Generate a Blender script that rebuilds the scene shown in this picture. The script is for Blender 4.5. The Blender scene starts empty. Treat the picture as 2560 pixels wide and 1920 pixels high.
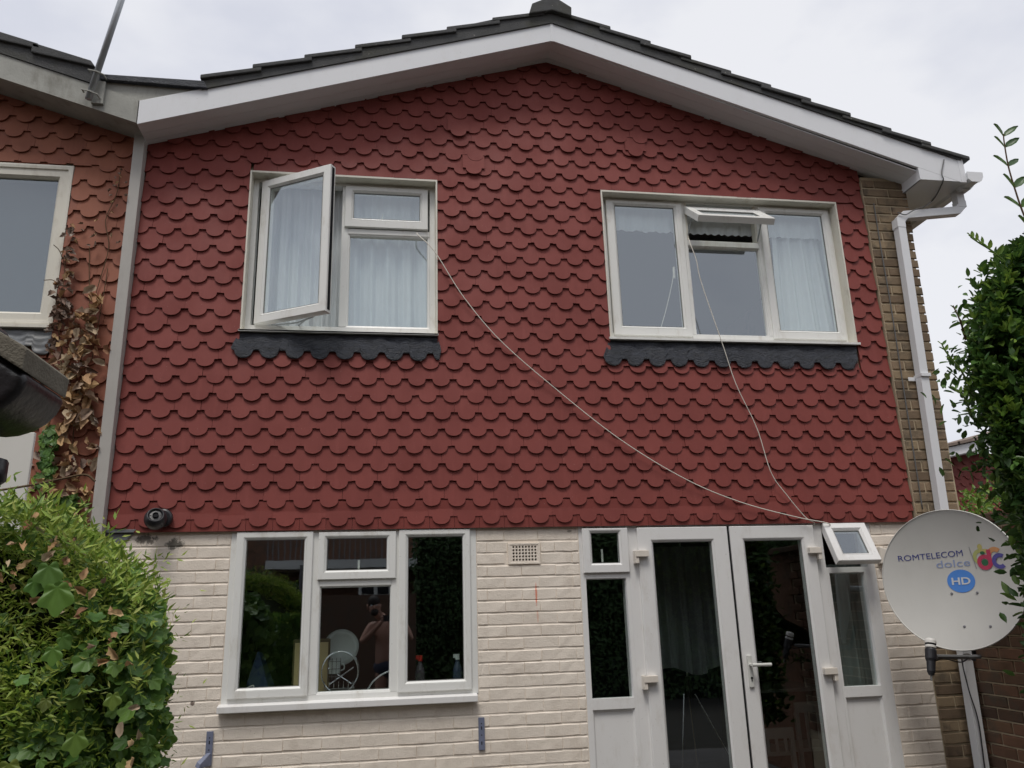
import bpy, bmesh, math, random
import numpy as np
from mathutils import Vector, Matrix
SC = bpy.context.scene
COL = SC.collection
RAD = math.radians
random.seed(7)
rng = np.random.default_rng(11)

# ------------------------------------------------------------------ camera, sky, sun
cd = bpy.data.cameras.new('camera'); cam = bpy.data.objects.new('camera', cd); COL.objects.link(cam)
yaw, pit, rol = 1.59609203e-01, 2.75641126e-01, -2.99738461e-02
fw = Vector((math.sin(yaw)*math.cos(pit), math.cos(yaw)*math.cos(pit), math.sin(pit)))
r0 = Vector((math.cos(yaw), -math.sin(yaw), 0)); u0 = r0.cross(fw)
rt = r0*math.cos(rol) + u0*math.sin(rol); up = u0*math.cos(rol) - r0*math.sin(rol)
mw = Matrix((rt, up, -fw)).transposed().to_4x4(); mw.translation = (0, -5.25, 1.6)
cam.matrix_world = mw
cd.sensor_width = 36; cd.lens = 36*1990/2560; cd.clip_start = 0.01; cd.clip_end = 500
SC.camera = cam

W = bpy.data.worlds.new('World'); SC.world = W; W.use_nodes = True
nt = W.node_tree; nt.nodes.clear()
def N(t, ty, **kw):
    n = t.nodes.new(ty)
    for k, v in kw.items():
        if k.startswith('i_'): n.inputs[k[2:].replace('_', ' ')].default_value = v
        else: setattr(n, k, v)
    return n
SUN_EL, SUN_AZ = RAD(64), RAD(200)
sky = N(nt, 'ShaderNodeTexSky', sky_type='NISHITA', sun_disc=False, sun_elevation=SUN_EL, sun_rotation=SUN_AZ)
tc = N(nt, 'ShaderNodeTexCoord')
mp = N(nt, 'ShaderNodeMapping'); mp.inputs['Scale'].default_value = (1.6, 1.6, 3.2)
n1 = N(nt, 'ShaderNodeTexNoise'); n1.inputs['Scale'].default_value = 1.9; n1.inputs['Detail'].default_value = 5; n1.inputs['Roughness'].default_value = .5
cr = N(nt, 'ShaderNodeValToRGB')
cr.color_ramp.elements[0].position = .33; cr.color_ramp.elements[0].color = (5.6, 5.75, 6.4, 1)
cr.color_ramp.elements[1].position = .52; cr.color_ramp.elements[1].color = (7.0, 7.05, 7.35, 1)
mx = N(nt, 'ShaderNodeMix', data_type='RGBA'); mx.inputs[0].default_value = .93
bg = N(nt, 'ShaderNodeBackground'); bg.inputs['Strength'].default_value = .1
wo = N(nt, 'ShaderNodeOutputWorld')
L = nt.links.new
L(tc.outputs['Generated'], mp.inputs['Vector']); L(mp.outputs[0], n1.inputs['Vector']); L(n1.outputs[0], cr.inputs[0])
L(sky.outputs[0], mx.inputs[6]); L(cr.outputs[0], mx.inputs[7]); L(mx.outputs[2], bg.inputs[0]); L(bg.outputs[0], wo.inputs[0])

sd = bpy.data.lights.new('sun', 'SUN'); sd.energy = 1.5; sd.angle = RAD(20); sd.color = (1, .96, .9)
sun = bpy.data.objects.new('sun', sd); COL.objects.link(sun)
sdir = Vector((math.sin(SUN_AZ)*math.cos(SUN_EL), math.cos(SUN_AZ)*math.cos(SUN_EL), math.sin(SUN_EL)))
sun.rotation_euler = sdir.to_track_quat('Z', 'Y').to_euler(); sun.location = (-3, -12, 14)
vs = SC.view_settings; vs.view_transform = 'Standard'; vs.look = 'None'; vs.exposure = .34; vs.gamma = 1; vs.use_curve_mapping = False
SC.cycles.max_bounces = 6; SC.cycles.transparent_max_bounces = 12; SC.cycles.glossy_bounces = 3

# ------------------------------------------------------------------ materials
def base(name, rough=.6, spec=.4):
    m = bpy.data.materials.new(name); m.use_nodes = True; t = m.node_tree
    b = t.nodes['Principled BSDF']; b.inputs['Roughness'].default_value = rough
    b.inputs['Specular IOR Level'].default_value = spec
    return m, t, b
def pos(t):
    return N(t, 'ShaderNodeNewGeometry').outputs['Position']
def noise(t, vec, scale, detail=4, rough=.55, sc=None, dist=0):
    if sc:
        m = N(t, 'ShaderNodeMapping'); m.inputs['Scale'].default_value = sc; t.links.new(vec, m.inputs[0]); vec = m.outputs[0]
    n = N(t, 'ShaderNodeTexNoise'); n.inputs['Scale'].default_value = scale; n.inputs['Detail'].default_value = detail
    n.inputs['Roughness'].default_value = rough; n.inputs['Distortion'].default_value = dist; t.links.new(vec, n.inputs['Vector']); return n.outputs[0]
def ramp(t, f, a, b, ca=(0,0,0,1), cb=(1,1,1,1)):
    r = N(t, 'ShaderNodeValToRGB'); e = r.color_ramp.elements
    e[0].position = a; e[0].color = ca; e[1].position = b; e[1].color = cb; t.links.new(f, r.inputs[0]); return r.outputs[0]
def mix(t, fac, a, b, mode='MIX'):
    m = N(t, 'ShaderNodeMix', data_type='RGBA', blend_type=mode)
    for s, v in ((m.inputs[0], fac), (m.inputs[6], a), (m.inputs[7], b)):
        if hasattr(v, 'links') or isinstance(v, bpy.types.NodeSocket): t.links.new(v, s)
        elif isinstance(v, (int, float)): s.default_value = v
        else: s.default_value = (*v[:3], 1)
    return m.outputs[2]
def math_(t, op, a, b=0.):
    m = N(t, 'ShaderNodeMath', operation=op)
    for s, v in ((m.inputs[0], a), (m.inputs[1], b)):
        if isinstance(v, bpy.types.NodeSocket): t.links.new(v, s)
        else: s.default_value = v
    return m.outputs[0]
def bump(t, b, h, strength=.4, dist=.01):
    n = N(t, 'ShaderNodeBump'); n.inputs['Strength'].default_value = strength; n.inputs['Distance'].default_value = dist
    t.links.new(h, n.inputs['Height']); t.links.new(n.outputs[0], b.inputs['Normal'])
def tint(t):     # one random number per object plus one per piece of a joined mesh
    o = N(t, 'ShaderNodeObjectInfo').outputs['Random']
    a = N(t, 'ShaderNodeAttribute', attribute_name='tint').outputs['Fac']
    return math_(t, 'FRACT', math_(t, 'ADD', o, a))
def plain(name, col, rough=.6, spec=.4, var=.12, scale=9, bmp=0, bscale=80, metal=0, dirt=0, dirtcol=(.12,.1,.07)):
    m, t, b = base(name, rough, spec); p = pos(t)
    n = noise(t, p, scale)
    c = mix(t, n, [x*(1-var) for x in col], [min(1, x*(1+var)) for x in col])
    if dirt:
        d = ramp(t, noise(t, p, 6, 8, .7, sc=(1, 1, .35)), .52, .75)
        c = mix(t, math_(t, 'MULTIPLY', d, dirt), c, dirtcol)
    t.links.new(c, b.inputs['Base Color']); b.inputs['Metallic'].default_value = metal
    if bmp: bump(t, b, noise(t, p, bscale, 3), bmp, .004)
    return m
M = {}
# painted hanging tiles
def tile_mat(name, a, b_, worn):
    m, t, b = base(name, .62, .3); p = pos(t); r = tint(t)
    c = mix(t, r, a, b_)
    n = noise(t, p, 3.5, 5)
    c = mix(t, ramp(t, n, .42, .68), c, mix(t, .35, c, worn))
    g = noise(t, p, 26, 6, .7)
    c = mix(t, math_(t, 'MULTIPLY', ramp(t, g, .55, .78), .45), c, worn)
    st = noise(t, p, 4, 6, .65, sc=(5, 5, .5))          # faded streaks and pale chips
    c = mix(t, math_(t, 'MULTIPLY', ramp(t, st, .52, .72), .22), c, [min(1, x*1.25+.02) for x in b_])
    c = mix(t, math_(t, 'MULTIPLY', ramp(t, noise(t, p, 130, 2), .73, .77), .5), c, (.45,.36,.32))
    t.links.new(c, b.inputs['Base Color'])
    rr = ramp(t, n, .3, .7, (.5,.5,.5,1), (.75,.75,.75,1)); t.links.new(rr, b.inputs['Roughness'])
    bump(t, b, noise(t, p, 160, 4), .35, .002)
    return m
M['tile'] = tile_mat('painted red tile', (.203,.044,.036), (.238,.055,.045), (.15,.040,.036))
M['tile2'] = tile_mat('orange clay tile', (.25,.082,.048), (.32,.115,.066), (.19,.09,.066))
# white painted brick with stains
m, t, b = base('painted brick', .7, .3); p = pos(t)
c = mix(t, noise(t, p, 2.2, 4), (.80,.705,.60), (.89,.81,.71))
c = mix(t, math_(t, 'MULTIPLY', ramp(t, noise(t, p, 7, 7, .7), .5, .8), .5), c, (.45,.37,.29))
c = mix(t, math_(t, 'MULTIPLY', ramp(t, noise(t, p, 95, 3, .7), .69, .74), .85), c, (.16,.1,.07))
def blob(c, x, z, rx, rz, col, a, thr=.62):
    m1 = N(t, 'ShaderNodeMapping'); m1.inputs['Location'].default_value = (-x/rx, 0, -z/rz); m1.inputs['Scale'].default_value = (1/rx, 0, 1/rz)
    t.links.new(p, m1.inputs[0]); ln = N(t, 'ShaderNodeVectorMath', operation='LENGTH'); t.links.new(m1.outputs[0], ln.inputs[0])
    d = math_(t, 'SUBTRACT', 1.35, ln.outputs['Value'])
    d = math_(t, 'MULTIPLY', d, noise(t, p, 34, 6, .7))
    return mix(t, math_(t, 'MULTIPLY', ramp(t, d, thr-.3, thr-.16), a), c, col)
c = blob(c, -1.29, 2.045, .085, .06, (.12,.11,.09), .9)
c = blob(c, -1.46, 2.08, .10, .05, (.08,.07,.06), .9)
c = blob(c, -1.118, 1.12, .022, .025, (.14,.1,.08), .95)
c = blob(c, .962, 1.69, .009, .10, (.75,.16,.07), .75, .55)
c = blob(c, .967, 1.55, .009, .05, (.75,.3,.15), .4, .55)
c = blob(c, 1.2, 2.09, .03, .015, (.1,.08,.06), .6)
t.links.new(c, b.inputs['Base Color'])
h = mix(t, .35, noise(t, p, 75, 3, .6, dist=1.5), noise(t, p, 22, 5))
bump(t, b, h, .75, .006); M['wbrick'] = m
# brown stock brick
def brick_mat(name, cols, sc=1.):
    m, t, b = base(name, .85, .2); p = pos(t); r = tint(t)
    rp = N(t, 'ShaderNodeValToRGB'); e = rp.color_ramp.elements
    e[0].color = (*cols[0], 1); e[1].color = (*cols[-1], 1); e[0].position = 0; e[1].position = 1
    for i, q in enumerate(cols[1:-1]): x = e.new((i+1)/(len(cols)-1)); x.color = (*q, 1)
    rp.color_ramp.interpolation = 'CONSTANT' if 0 else 'LINEAR'
    t.links.new(r, rp.inputs[0])
    c = mix(t, noise(t, p, 14, 5, .7), rp.outputs[0], mix(t, .5, rp.outputs[0], (.055,.045,.035)))
    c = mix(t, math_(t, 'MULTIPLY', ramp(t, noise(t, p, 7, 6, .6), .52, .66), .6), c, (.08,.07,.055))
    t.links.new(c, b.inputs['Base Color']); bump(t, b, noise(t, p, 110, 5, .7), .7, .005); return m
M['brick'] = brick_mat('stock brick', [(.32,.24,.155), (.40,.30,.19), (.19,.135,.09), (.36,.26,.17), (.26,.20,.135)])
M['gbrick'] = brick_mat('brown garden brick', [(.17,.09,.058), (.23,.12,.075), (.09,.055,.04), (.2,.115,.07)])
M['mortar'] = plain('mortar', (.48,.40,.28), .9, .1, .3, 20, .5, 150)
M['pmortar'] = M['wbrick']
def upvc(name, col, rough=.32, dirt=.25):
    m, t, b = base(name, rough, .45); p = pos(t)
    c = mix(t, noise(t, p, 3), [x*.96 for x in col], col)
    c = mix(t, math_(t, 'MULTIPLY', ramp(t, noise(t, p, 9, 8, .72, sc=(1, 1, .4)), .53, .72), dirt), c, (.42,.36,.27))
    c = mix(t, math_(t, 'MULTIPLY', ramp(t, noise(t, p, 60, 2), .72, .76), .25), c, (.2,.17,.12))
    t.links.new(c, b.inputs['Base Color']); bump(t, b, noise(t, p, 240, 2), .06, .002); return m
M['upvc'] = upvc('window upvc', (.82,.82,.79), .32, .42)
M['upvc_pink'] = upvc('door upvc', (.80,.79,.775))
M['fascia'] = upvc('fascia upvc', (.78,.79,.81), .3, .1)
M['hinge'] = plain('cream hinge plastic', (.74,.68,.60), .4, .4, .06, 8, 0, dirt=.2)
M['casing'] = upvc('aged casing', (.74,.71,.62), .5, .5)
M['oldwood'] = plain('weathered painted wood', (.36,.36,.33), .8, .2, .35, 5, .5, 60, dirt=.7, dirtcol=(.16,.15,.12))
def roof_mat():
    m, t, b = base('concrete roof tile', .9, .2); p = pos(t)
    c = mix(t, noise(t, p, 12, 6, .7), (.058,.06,.062), (.125,.125,.125))
    c = mix(t, ramp(t, noise(t, p, 5, 4), .5, .7), c, (.085,.085,.075))
    c = mix(t, math_(t, 'MULTIPLY', ramp(t, noise(t, p, 38, 4, .6), .66, .72), .8), c, (.33,.32,.29))
    t.links.new(c, b.inputs['Base Color']); bump(t, b, noise(t, p, 90, 5, .7), .8, .008); return m
M['roof'] = roof_mat()
M['lead'] = plain('painted lead', (.062,.068,.085), .5, .5, .4, 12, dirt=.55, dirtcol=(.15,.155,.165))
_t = M['lead'].node_tree; bump(_t, _t.nodes['Principled BSDF'], noise(_t, pos(_t), 30, 4, .6, sc=(1, 1, 3.5), dist=1.6), 1., .035)
M['lead2'] = plain('grey lead', (.16,.17,.18), .5, .5, .3, 14, .4, 40, dirt=.4)
M['dark'] = plain('black plastic', (.022,.022,.026), .38, .5, .2, 20, .2, 120)
M['darkgloss'] = plain('worn black plastic', (.016,.015,.017), .35, .5, .5, 16, .5, 40)
M['steel'] = plain('galvanised steel', (.42,.44,.46), .42, .5, .1, 30, .1, 90, metal=.7)
M['chrome'] = plain('chrome wire', (.7,.72,.74), .2, .5, .03, 9, metal=1)
M['bracket'] = plain('blue grey steel', (.17,.19,.27), .45, .5, .2, 25, .1)
M['grime'] = plain('weathered grey board', (.17,.155,.125), .9, .2, .35, 22, .7, 160, dirt=.5)
M['panel'] = plain('white panel', (.72,.70,.66), .5, .4, .05, 6)
M['wire'] = plain('white cable', (.72,.68,.6), .45, .4, .08, 30)
M['wire_dark'] = plain('grey cable', (.13,.13,.13), .5, .4, .1, 30)
M['dish'] = plain('dish paint', (.56,.55,.52), .5, .35, .06, 5, 0, dirt=.12, dirtcol=(.3,.28,.22))
M['soil'] = plain('paving', (.09,.085,.08), .9, .2, .3, 3, .4, 40)
M['grass'] = plain('grass', (.028,.026,.02), .9, .2, .5, 6, .5, 60)
M['room'] = plain('room wall', (.16,.15,.14), .9, .1, .15, 2)
M['roomdark'] = plain('dark room wall', (.15,.145,.15), .9, .1, .2, 2)
M['floorwood'] = plain('floor', (.07,.05,.035), .6, .3, .2, 3)
M['gasket'] = plain('grey rubber gasket', (.22,.22,.21), .7, .2, .1, 20)
M['gap'] = plain('near black', (.02,.02,.022), .9, .1, .1, 3)  # near-black for seals, lens and the solid pieces that stand for holes
def colmat(name, col, rough=.5, metal=0): M[name] = plain(name, col, rough, .4, .08, 12, metal=metal)
colmat('navy', (.05,.06,.24)); colmat('skyblue', (.27,.33,.52)); colmat('hdblue', (.075,.24,.66)); colmat('logored', (.50,.05,.11)); colmat('logonavy', (.10,.09,.32))
colmat('logoyellow', (.52,.46,.16)); colmat('logogreen', (.42,.44,.16)); colmat('logodkgreen', (.03,.13,.06)); colmat('logoorange', (.62,.30,.13)); colmat('hdwhite', (.6,.62,.64)); colmat('lineblack', (.22,.22,.24))
colmat('red', (.45,.025,.018)); colmat('bluebox', (.02,.04,.11)); colmat('board', (.52,.42,.22)); colmat('boardedge', (.10,.085,.04)); colmat('ceramic', (.52,.57,.56), .2)
colmat('bottle', (.07,.06,.07), .25); colmat('bottleblue', (.04,.055,.09), .3); colmat('greywood', (.40,.42,.38)); colmat('darkblue', (.03,.035,.09)); colmat('skin', (.42,.235,.17), .5); colmat('hair', (.03,.022,.018), .7); colmat('shorts', (.04,.045,.07), .8)
colmat('lightwall', (.42,.42,.40), .8); colmat('railing', (.2,.21,.22)); colmat('pale', (.62,.62,.58), .6); colmat('cream', (.6,.56,.44), .6)
def glass(name, ior, tintc=(.95,.98,.97)):
    m = bpy.data.materials.new(name); m.use_nodes = True; t = m.node_tree; t.nodes.clear()
    fr = N(t, 'ShaderNodeFresnel'); fr.inputs['IOR'].default_value = ior
    tr = N(t, 'ShaderNodeBsdfTransparent'); tr.inputs[0].default_value = (*tintc, 1)
    gl = N(t, 'ShaderNodeBsdfGlossy'); gl.inputs['Roughness'].default_value = .012; gl.inputs[0].default_value = (.86,.93,1,1)
    mx = N(t, 'ShaderNodeMixShader'); o = N(t, 'ShaderNodeOutputMaterial')
    bp = N(t, 'ShaderNodeBump'); bp.inputs['Strength'].default_value = .08; bp.inputs['Distance'].default_value = .004
    t.links.new(noise(t, pos(t), 2.5, 2), bp.inputs['Height']); t.links.new(bp.outputs[0], gl.inputs['Normal'])
    bf = N(t, 'ShaderNodeNewGeometry').outputs['Backfacing']      # the inner face of the solid pane adds no second mirror
    t.links.new(math_(t, 'MULTIPLY', fr.outputs[0], math_(t, 'SUBTRACT', 1., bf)), mx.inputs[0]); t.links.new(tr.outputs[0], mx.inputs[1]); t.links.new(gl.outputs[0], mx.inputs[2]); t.links.new(mx.outputs[0], o.inputs[0])
    return m
M['glass'] = glass('double glazing', 2.95)
M['glassdirty'] = glass('old glazing', 2.6, (.55,.6,.62))
def cloth(name, col, trans=.35):
    m, t, b = base(name, .9, .1); p = pos(t)
    c = mix(t, noise(t, p, 40, 3, sc=(1, 1, .15)), [x*.9 for x in col], col); t.links.new(c, b.inputs['Base Color'])
    tr = N(t, 'ShaderNodeBsdfTranslucent'); t.links.new(c, tr.inputs[0])
    mx = N(t, 'ShaderNodeMixShader'); mx.inputs[0].default_value = trans; o = t.nodes['Material Output']
    t.links.new(b.outputs[0], mx.inputs[1]); t.links.new(tr.outputs[0], mx.inputs[2]); t.links.new(mx.outputs[0], o.inputs[0]); return m
M['curtain'] = cloth('white voile', (.84,.87,.89), .2); M['greycurtain'] = cloth('grey green curtain', (.30,.34,.32)); M['darkcloth'] = cloth('dark grey cloth', (.30,.32,.33), .1)
def leafmat(name, cols, rough=.5, trans=.25):
    m, t, b = base(name, rough, .4); r = tint(t)
    rp = N(t, 'ShaderNodeValToRGB'); e = rp.color_ramp.elements
    e[0].color = (*cols[0], 1); e[1].color = (*cols[-1], 1); e[0].position = 0; e[1].position = 1
    for i, q in enumerate(cols[1:-1]): x = e.new((i+1)/(len(cols)-1)); x.color = (*q, 1)
    t.links.new(r, rp.inputs[0]); c = mix(t, noise(t, pos(t), 60, 3), rp.outputs[0], mix(t, .3, rp.outputs[0], (.02,.03,.01)))
    t.links.new(c, b.inputs['Base Color'])
    tr = N(t, 'ShaderNodeBsdfTranslucent'); t.links.new(c, tr.inputs[0])
    mx = N(t, 'ShaderNodeMixShader'); mx.inputs[0].default_value = trans; o = t.nodes['Material Output']
    t.links.new(b.outputs[0], mx.inputs[1]); t.links.new(tr.outputs[0], mx.inputs[2]); t.links.new(mx.outputs[0], o.inputs[0]); return m
M['privet'] = leafmat('privet leaf', [(.04,.10,.03), (.08,.17,.04), (.11,.22,.045), (.065,.14,.04), (.20,.33,.055)], .34)
M['privetnew'] = leafmat('young privet leaf', [(.16,.30,.05), (.27,.40,.06), (.12,.25,.05)], .4, .35)
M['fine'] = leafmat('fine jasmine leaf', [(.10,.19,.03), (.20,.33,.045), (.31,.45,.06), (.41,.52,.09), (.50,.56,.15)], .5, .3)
M['vine'] = leafmat('vine leaf', [(.06,.15,.035), (.11,.24,.045), (.17,.31,.055), (.08,.18,.05)], .45, .3)
M['vinepale'] = leafmat('pale vine leaf', [(.10,.22,.04), (.16,.27,.05), (.22,.26,.05)], .45, .3)
M['dry'] = leafmat('dry leaf', [(.46,.27,.13), (.60,.42,.22), (.36,.18,.10), (.54,.33,.17), (.40,.28,.21), (.62,.5,.33)], .8, .15)
M['darkdry'] = leafmat('grey dry leaf', [(.20,.12,.09), (.30,.21,.17), (.22,.14,.10), (.42,.35,.30)], .85, .1)
M['stem'] = plain('twig bark', (.11,.07,.04), .8, .2, .2, 30)
M['greenstem'] = plain('green stem', (.12,.19,.05), .6, .3, .2, 30)
M['core'] = plain('dark hedge core', (.018,.024,.010), .95, .05, .5, 25, 1., 60)  # solid hedge filler; the shade deep among leaves is put into this colour
M['farleaf'] = leafmat('far hedge leaf', [(.03,.07,.02), (.06,.12,.03), (.045,.09,.025)], .6, .1)

# ------------------------------------------------------------------ mesh helpers
def link(name, me, mat, parent=None, loc=None):
    o = bpy.data.objects.new(name, me); COL.objects.link(o)
    if mat is not None and not me.materials: me.materials.append(M[mat] if isinstance(mat, str) else mat)
    if parent:
        o.parent = parent
    if loc is not None: o.location = loc
    return o
ROOTLOC = {}
def wloc(parent):       # local offset that keeps world coordinates for a child
    v = Vector((0, 0, 0)); q = parent
    while q: v -= q.location; q = q.parent
    return v
class MB:
    def __init__(s): s.v = []; s.f = []
    def add(s, vs, fs):
        n = len(s.v); s.v += [tuple(x) for x in vs]; s.f += [tuple(i+n for i in f) for f in fs]; return s
    def box(s, x0, x1, y0, y1, z0, z1):
        return s.add([(x0,y0,z0),(x1,y0,z0),(x1,y1,z0),(x0,y1,z0),(x0,y0,z1),(x1,y0,z1),(x1,y1,z1),(x0,y1,z1)],
                     [(0,3,2,1),(4,5,6,7),(0,1,5,4),(1,2,6,5),(2,3,7,6),(3,0,4,7)])
    def prism(s, poly, y0, y1):      # polygon in XZ (counter-clockwise seen from -Y), y0 front, y1 back
        n = len(poly)
        return s.add([(x, y0, z) for x, z in poly] + [(x, y1, z) for x, z in poly],
                     [tuple(range(n)), tuple(range(2*n-1, n-1, -1))] + [((i+1) % n, i, i+n, (i+1) % n+n) for i in range(n)])
    def ring(s, x0, x1, z0, z1, prof, close=True):   # mitred picture-frame: profile of (inset, y); inset may be (l, r, b, t)
        base_ = len(s.v); n = len(prof)
        for ins, y in prof:
            l, r, b_, t_ = ins if isinstance(ins, tuple) else (ins,)*4
            s.v += [(x0+l, y, z0+b_), (x1-r, y, z0+b_), (x1-r, y, z1-t_), (x0+l, y, z1-t_)]
        for i in range(n if close else n-1):
            j = (i+1) % n
            for k in range(4):
                l = (k+1) % 4; s.f.append((base_+i*4+k, base_+i*4+l, base_+j*4+l, base_+j*4+k))
        return s
    def tube(s, pts, r, n=8, cap=True):
        pts = [Vector(p) for p in pts]; m = len(pts); rs = r if isinstance(r, (list, tuple)) else [r]*m
        b0 = len(s.v); t0 = (pts[1]-pts[0]).normalized(); ref = Vector((0,0,1)) if abs(t0.z) < .9 else Vector((1,0,0))
        a = t0.cross(ref).normalized()
        for i, p in enumerate(pts):
            t_ = (pts[min(i+1, m-1)]-pts[max(i-1, 0)]).normalized(); a = (a - t_*a.dot(t_)).normalized(); b_ = t_.cross(a)
            for k in range(n):
                an = 2*math.pi*k/n; s.v.append(tuple(p + (a*math.cos(an)+b_*math.sin(an))*rs[i]))
        for i in range(m-1):
            for k in range(n):
                l = (k+1) % n; s.f.append((b0+i*n+k, b0+i*n+l, b0+(i+1)*n+l, b0+(i+1)*n+k))
        if cap: s.f.append(tuple(b0+k for k in range(n-1, -1, -1))); s.f.append(tuple(b0+(m-1)*n+k for k in range(n)))
        return s
    def lathe(s, prof, mat=None, n=24):   # prof of (r, h) about Z, then transformed
        b0 = len(s.v); m = len(prof); mat = mat or Matrix()
        for r, h in prof:
            for k in range(n):
                an = 2*math.pi*k/n; s.v.append(tuple(mat @ Vector((r*math.cos(an), r*math.sin(an), h))))
        for i in range(m-1):
            for k in range(n):
                l = (k+1) % n; s.f.append((b0+i*n+k, b0+i*n+l, b0+(i+1)*n+l, b0+(i+1)*n+k))
        return s
    def xf(s, mat): s.v = [tuple(mat @ Vector(v)) for v in s.v]; return s
    def mesh(s, name, bevel=0, smooth=False, seg=2):
        me = bpy.data.meshes.new(name); me.from_pydata(s.v, [], s.f)
        bm = bmesh.new(); bm.from_mesh(me)
        bmesh.ops.recalc_face_normals(bm, faces=bm.faces)
        if bevel: bmesh.ops.bevel(bm, geom=[e for e in bm.edges if e.is_manifold and e.calc_face_angle(0) > .5], offset=bevel, segments=seg, profile=.6, affect='EDGES', clamp_overlap=True)
        bm.to_mesh(me); bm.free()
        if smooth:
            for p_ in me.polygons: p_.use_smooth = True
        return me
    def obj(s, name, mat, parent=None, bevel=0, smooth=False, seg=2):
        me = s.mesh(name, bevel, smooth, seg); o = link(name, me, mat, parent)
        if parent: o.location = wloc(parent)
        return o
def tag(o, label=None, cat=None, group=None, kind=None):
    if label: o['label'] = label
    if cat: o['category'] = cat
    if group: o['group'] = group
    if kind: o['kind'] = kind
    return o
def empty(name, loc, label=None, cat=None, group=None):
    o = bpy.data.objects.new(name, None); COL.objects.link(o); o.location = loc; o.empty_display_size = .1
    return tag(o, label, cat, group)
def spline(pts, n=8):
    P = [Vector(p) for p in pts]; P = [P[0]*2-P[1]] + P + [P[-1]*2-P[-2]]; out = []
    for i in range(1, len(P)-2):
        for k in range(n):
            u = k/n; a, b_, c_, d = P[i-1:i+3]
            out.append(.5*((2*b_) + (c_-a)*u + (2*a-5*b_+4*c_-d)*u*u + (3*b_-a-3*c_+d)*u**3))
    out.append(P[-2]); return out

# ------------------------------------------------------------------ setting: ground
g = MB().box(-60, 60, -60, 60, -.3, 0).obj('ground', 'grass'); tag(g, kind='structure')
g = MB().box(-1.9, 3.9, -4.2, -.02, -.29, .006).obj('patio', 'soil'); tag(g, kind='structure')

# ------------------------------------------------------------------ the house
AX, AZ, SL = 1.19, 5.745, .316           # wall apex at the soffit and slope of the soffit
house = empty('tile_hung_house', (1.1, 2, 0), 'red tile-hung house with white bargeboards above a painted brick ground floor', 'house')
nbh = empty('terraced_house', (-4.5, 2, 0), 'neighbouring house with orange-brown hanging tiles and weathered grey bargeboard', 'house')
def soff(x): return AZ - SL*abs(x-AX)

def clip(poly, a, b_, c_):      # keep a*x+b*z<=c
    out = []; n = len(poly)
    for i in range(n):
        p, q = poly[i], poly[(i+1) % n]; dp = a*p[0]+b_*p[1]-c_; dq = a*q[0]+b_*q[1]-c_
        if dp <= 1e-9: out.append(p)
        if (dp < -1e-9 and dq > 1e-9) or (dp > 1e-9 and dq < -1e-9):
            u = dp/(dp-dq); out.append((p[0]+(q[0]-p[0])*u, p[1]+(q[1]-p[1])*u))
    return out
TP, TG, TZ = .1635, .1163, 2.142
def tile_outline(w=.1626, shoulder=.0515, r=.0585, H=.185, n=10):
    h = w/2
    pts = [(-h, H), (-h, shoulder)]
    pts += [(-r, shoulder)]
    for i in range(1, n): an = math.pi*i/n; pts.append((-r*math.cos(an), shoulder-.0515*math.sin(an)**.9))
    pts += [(r, shoulder), (h, shoulder), (h, H)]
    return pts
OUT = tile_outline()
def tile_solid(mb, poly, cx, cz, dy=0, tilt=.116, yb=-.039, th=.0105, rot=0, front_only=False):
    ca, sa = math.cos(rot), math.sin(rot)
    P = [(cx+x*ca-z*sa, cz+x*sa+z*ca, z) for x, z in poly]
    n = len(P); yf = lambda z: yb+dy+tilt*z
    vs = [(x, yf(l), z) for x, z, l in P] + [(x, yf(l)+th, z) for x, z, l in P]
    fs = [tuple(range(n))] + [((i+1) % n, i, i+n, (i+1) % n+n) for i in range(n)]
    mb.add(vs, fs)
base_tiles = []
for i in range(5):
    mb = MB(); o_ = [(x*(1+random.uniform(-.012, .012)), z+random.uniform(-.0007, .0007)) for x, z in OUT]
    tile_solid(mb, o_, 0, 0); me = mb.mesh('wall_tile'); base_tiles.append(me)
def plan_tiles(x0, x1, zb, phase, rows, ztop, holes, cut_right=None):
    out = []
    for k in range(rows):
        z = zb + k*TG; off = phase + (k % 2)*TP/2 + rowj[k % len(rowj)]
        i0 = math.floor((x0-off)/TP)-1
        for i in range(i0, int((x1-off)/TP)+2):
            x = off+i*TP
            if x+TP/2 < x0+.012 or x-TP/2 > x1-.012: continue
            if z+.02 > ztop(x): continue
            jz = random.gauss(0, .0015); rot = random.gauss(0, .0035)
            poly = OUT; clipped = False
            if x-TP/2 < x0: poly = clip(poly, -1, 0, -(x0-x)); clipped = True
            if x+TP/2 > x1: poly = clip(poly, 1, 0, x1-x); clipped = True
            for (hx0, hx1, hz0, hz1) in holes:
                tx0, tx1, tz0, tz1 = x-TP/2, x+TP/2, z, z+.185
                if tx1 <= hx0 or tx0 >= hx1 or tz1 <= hz0 or tz0 >= hz1: continue
                # choose the half-plane that keeps most of the tile
                opt = [(hx0-tx0, (1, 0, hx0-x)), (tx1-hx1, (-1, 0, -(hx1-x))), (hz0-tz0, (0, 1, hz0-z)), (tz1-hz1, (0, -1, -(hz1-z)))]
                opt = [o for o in opt if o[0] > 0]
                if not opt: poly = []; break
                best = max(opt, key=lambda o: o[0]); poly = clip(poly, *best[1]); clipped = True
            if len(poly) < 3: continue
            area = abs(sum(poly[j][0]*poly[(j+1) % len(poly)][1]-poly[(j+1) % len(poly)][0]*poly[j][1] for j in range(len(poly))))/2
            if area < 2e-4: continue
            out.append((z, x, jz, rot, poly if clipped else None))
    return out
rowj = [0, .02, -.004, .006, -.012, .004, .01, -.006, .003, .012, -.008]
LWH = (-.987, .330, 3.31, 4.640); RWH = (1.56, 3.484, 3.30, 4.632)
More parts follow.
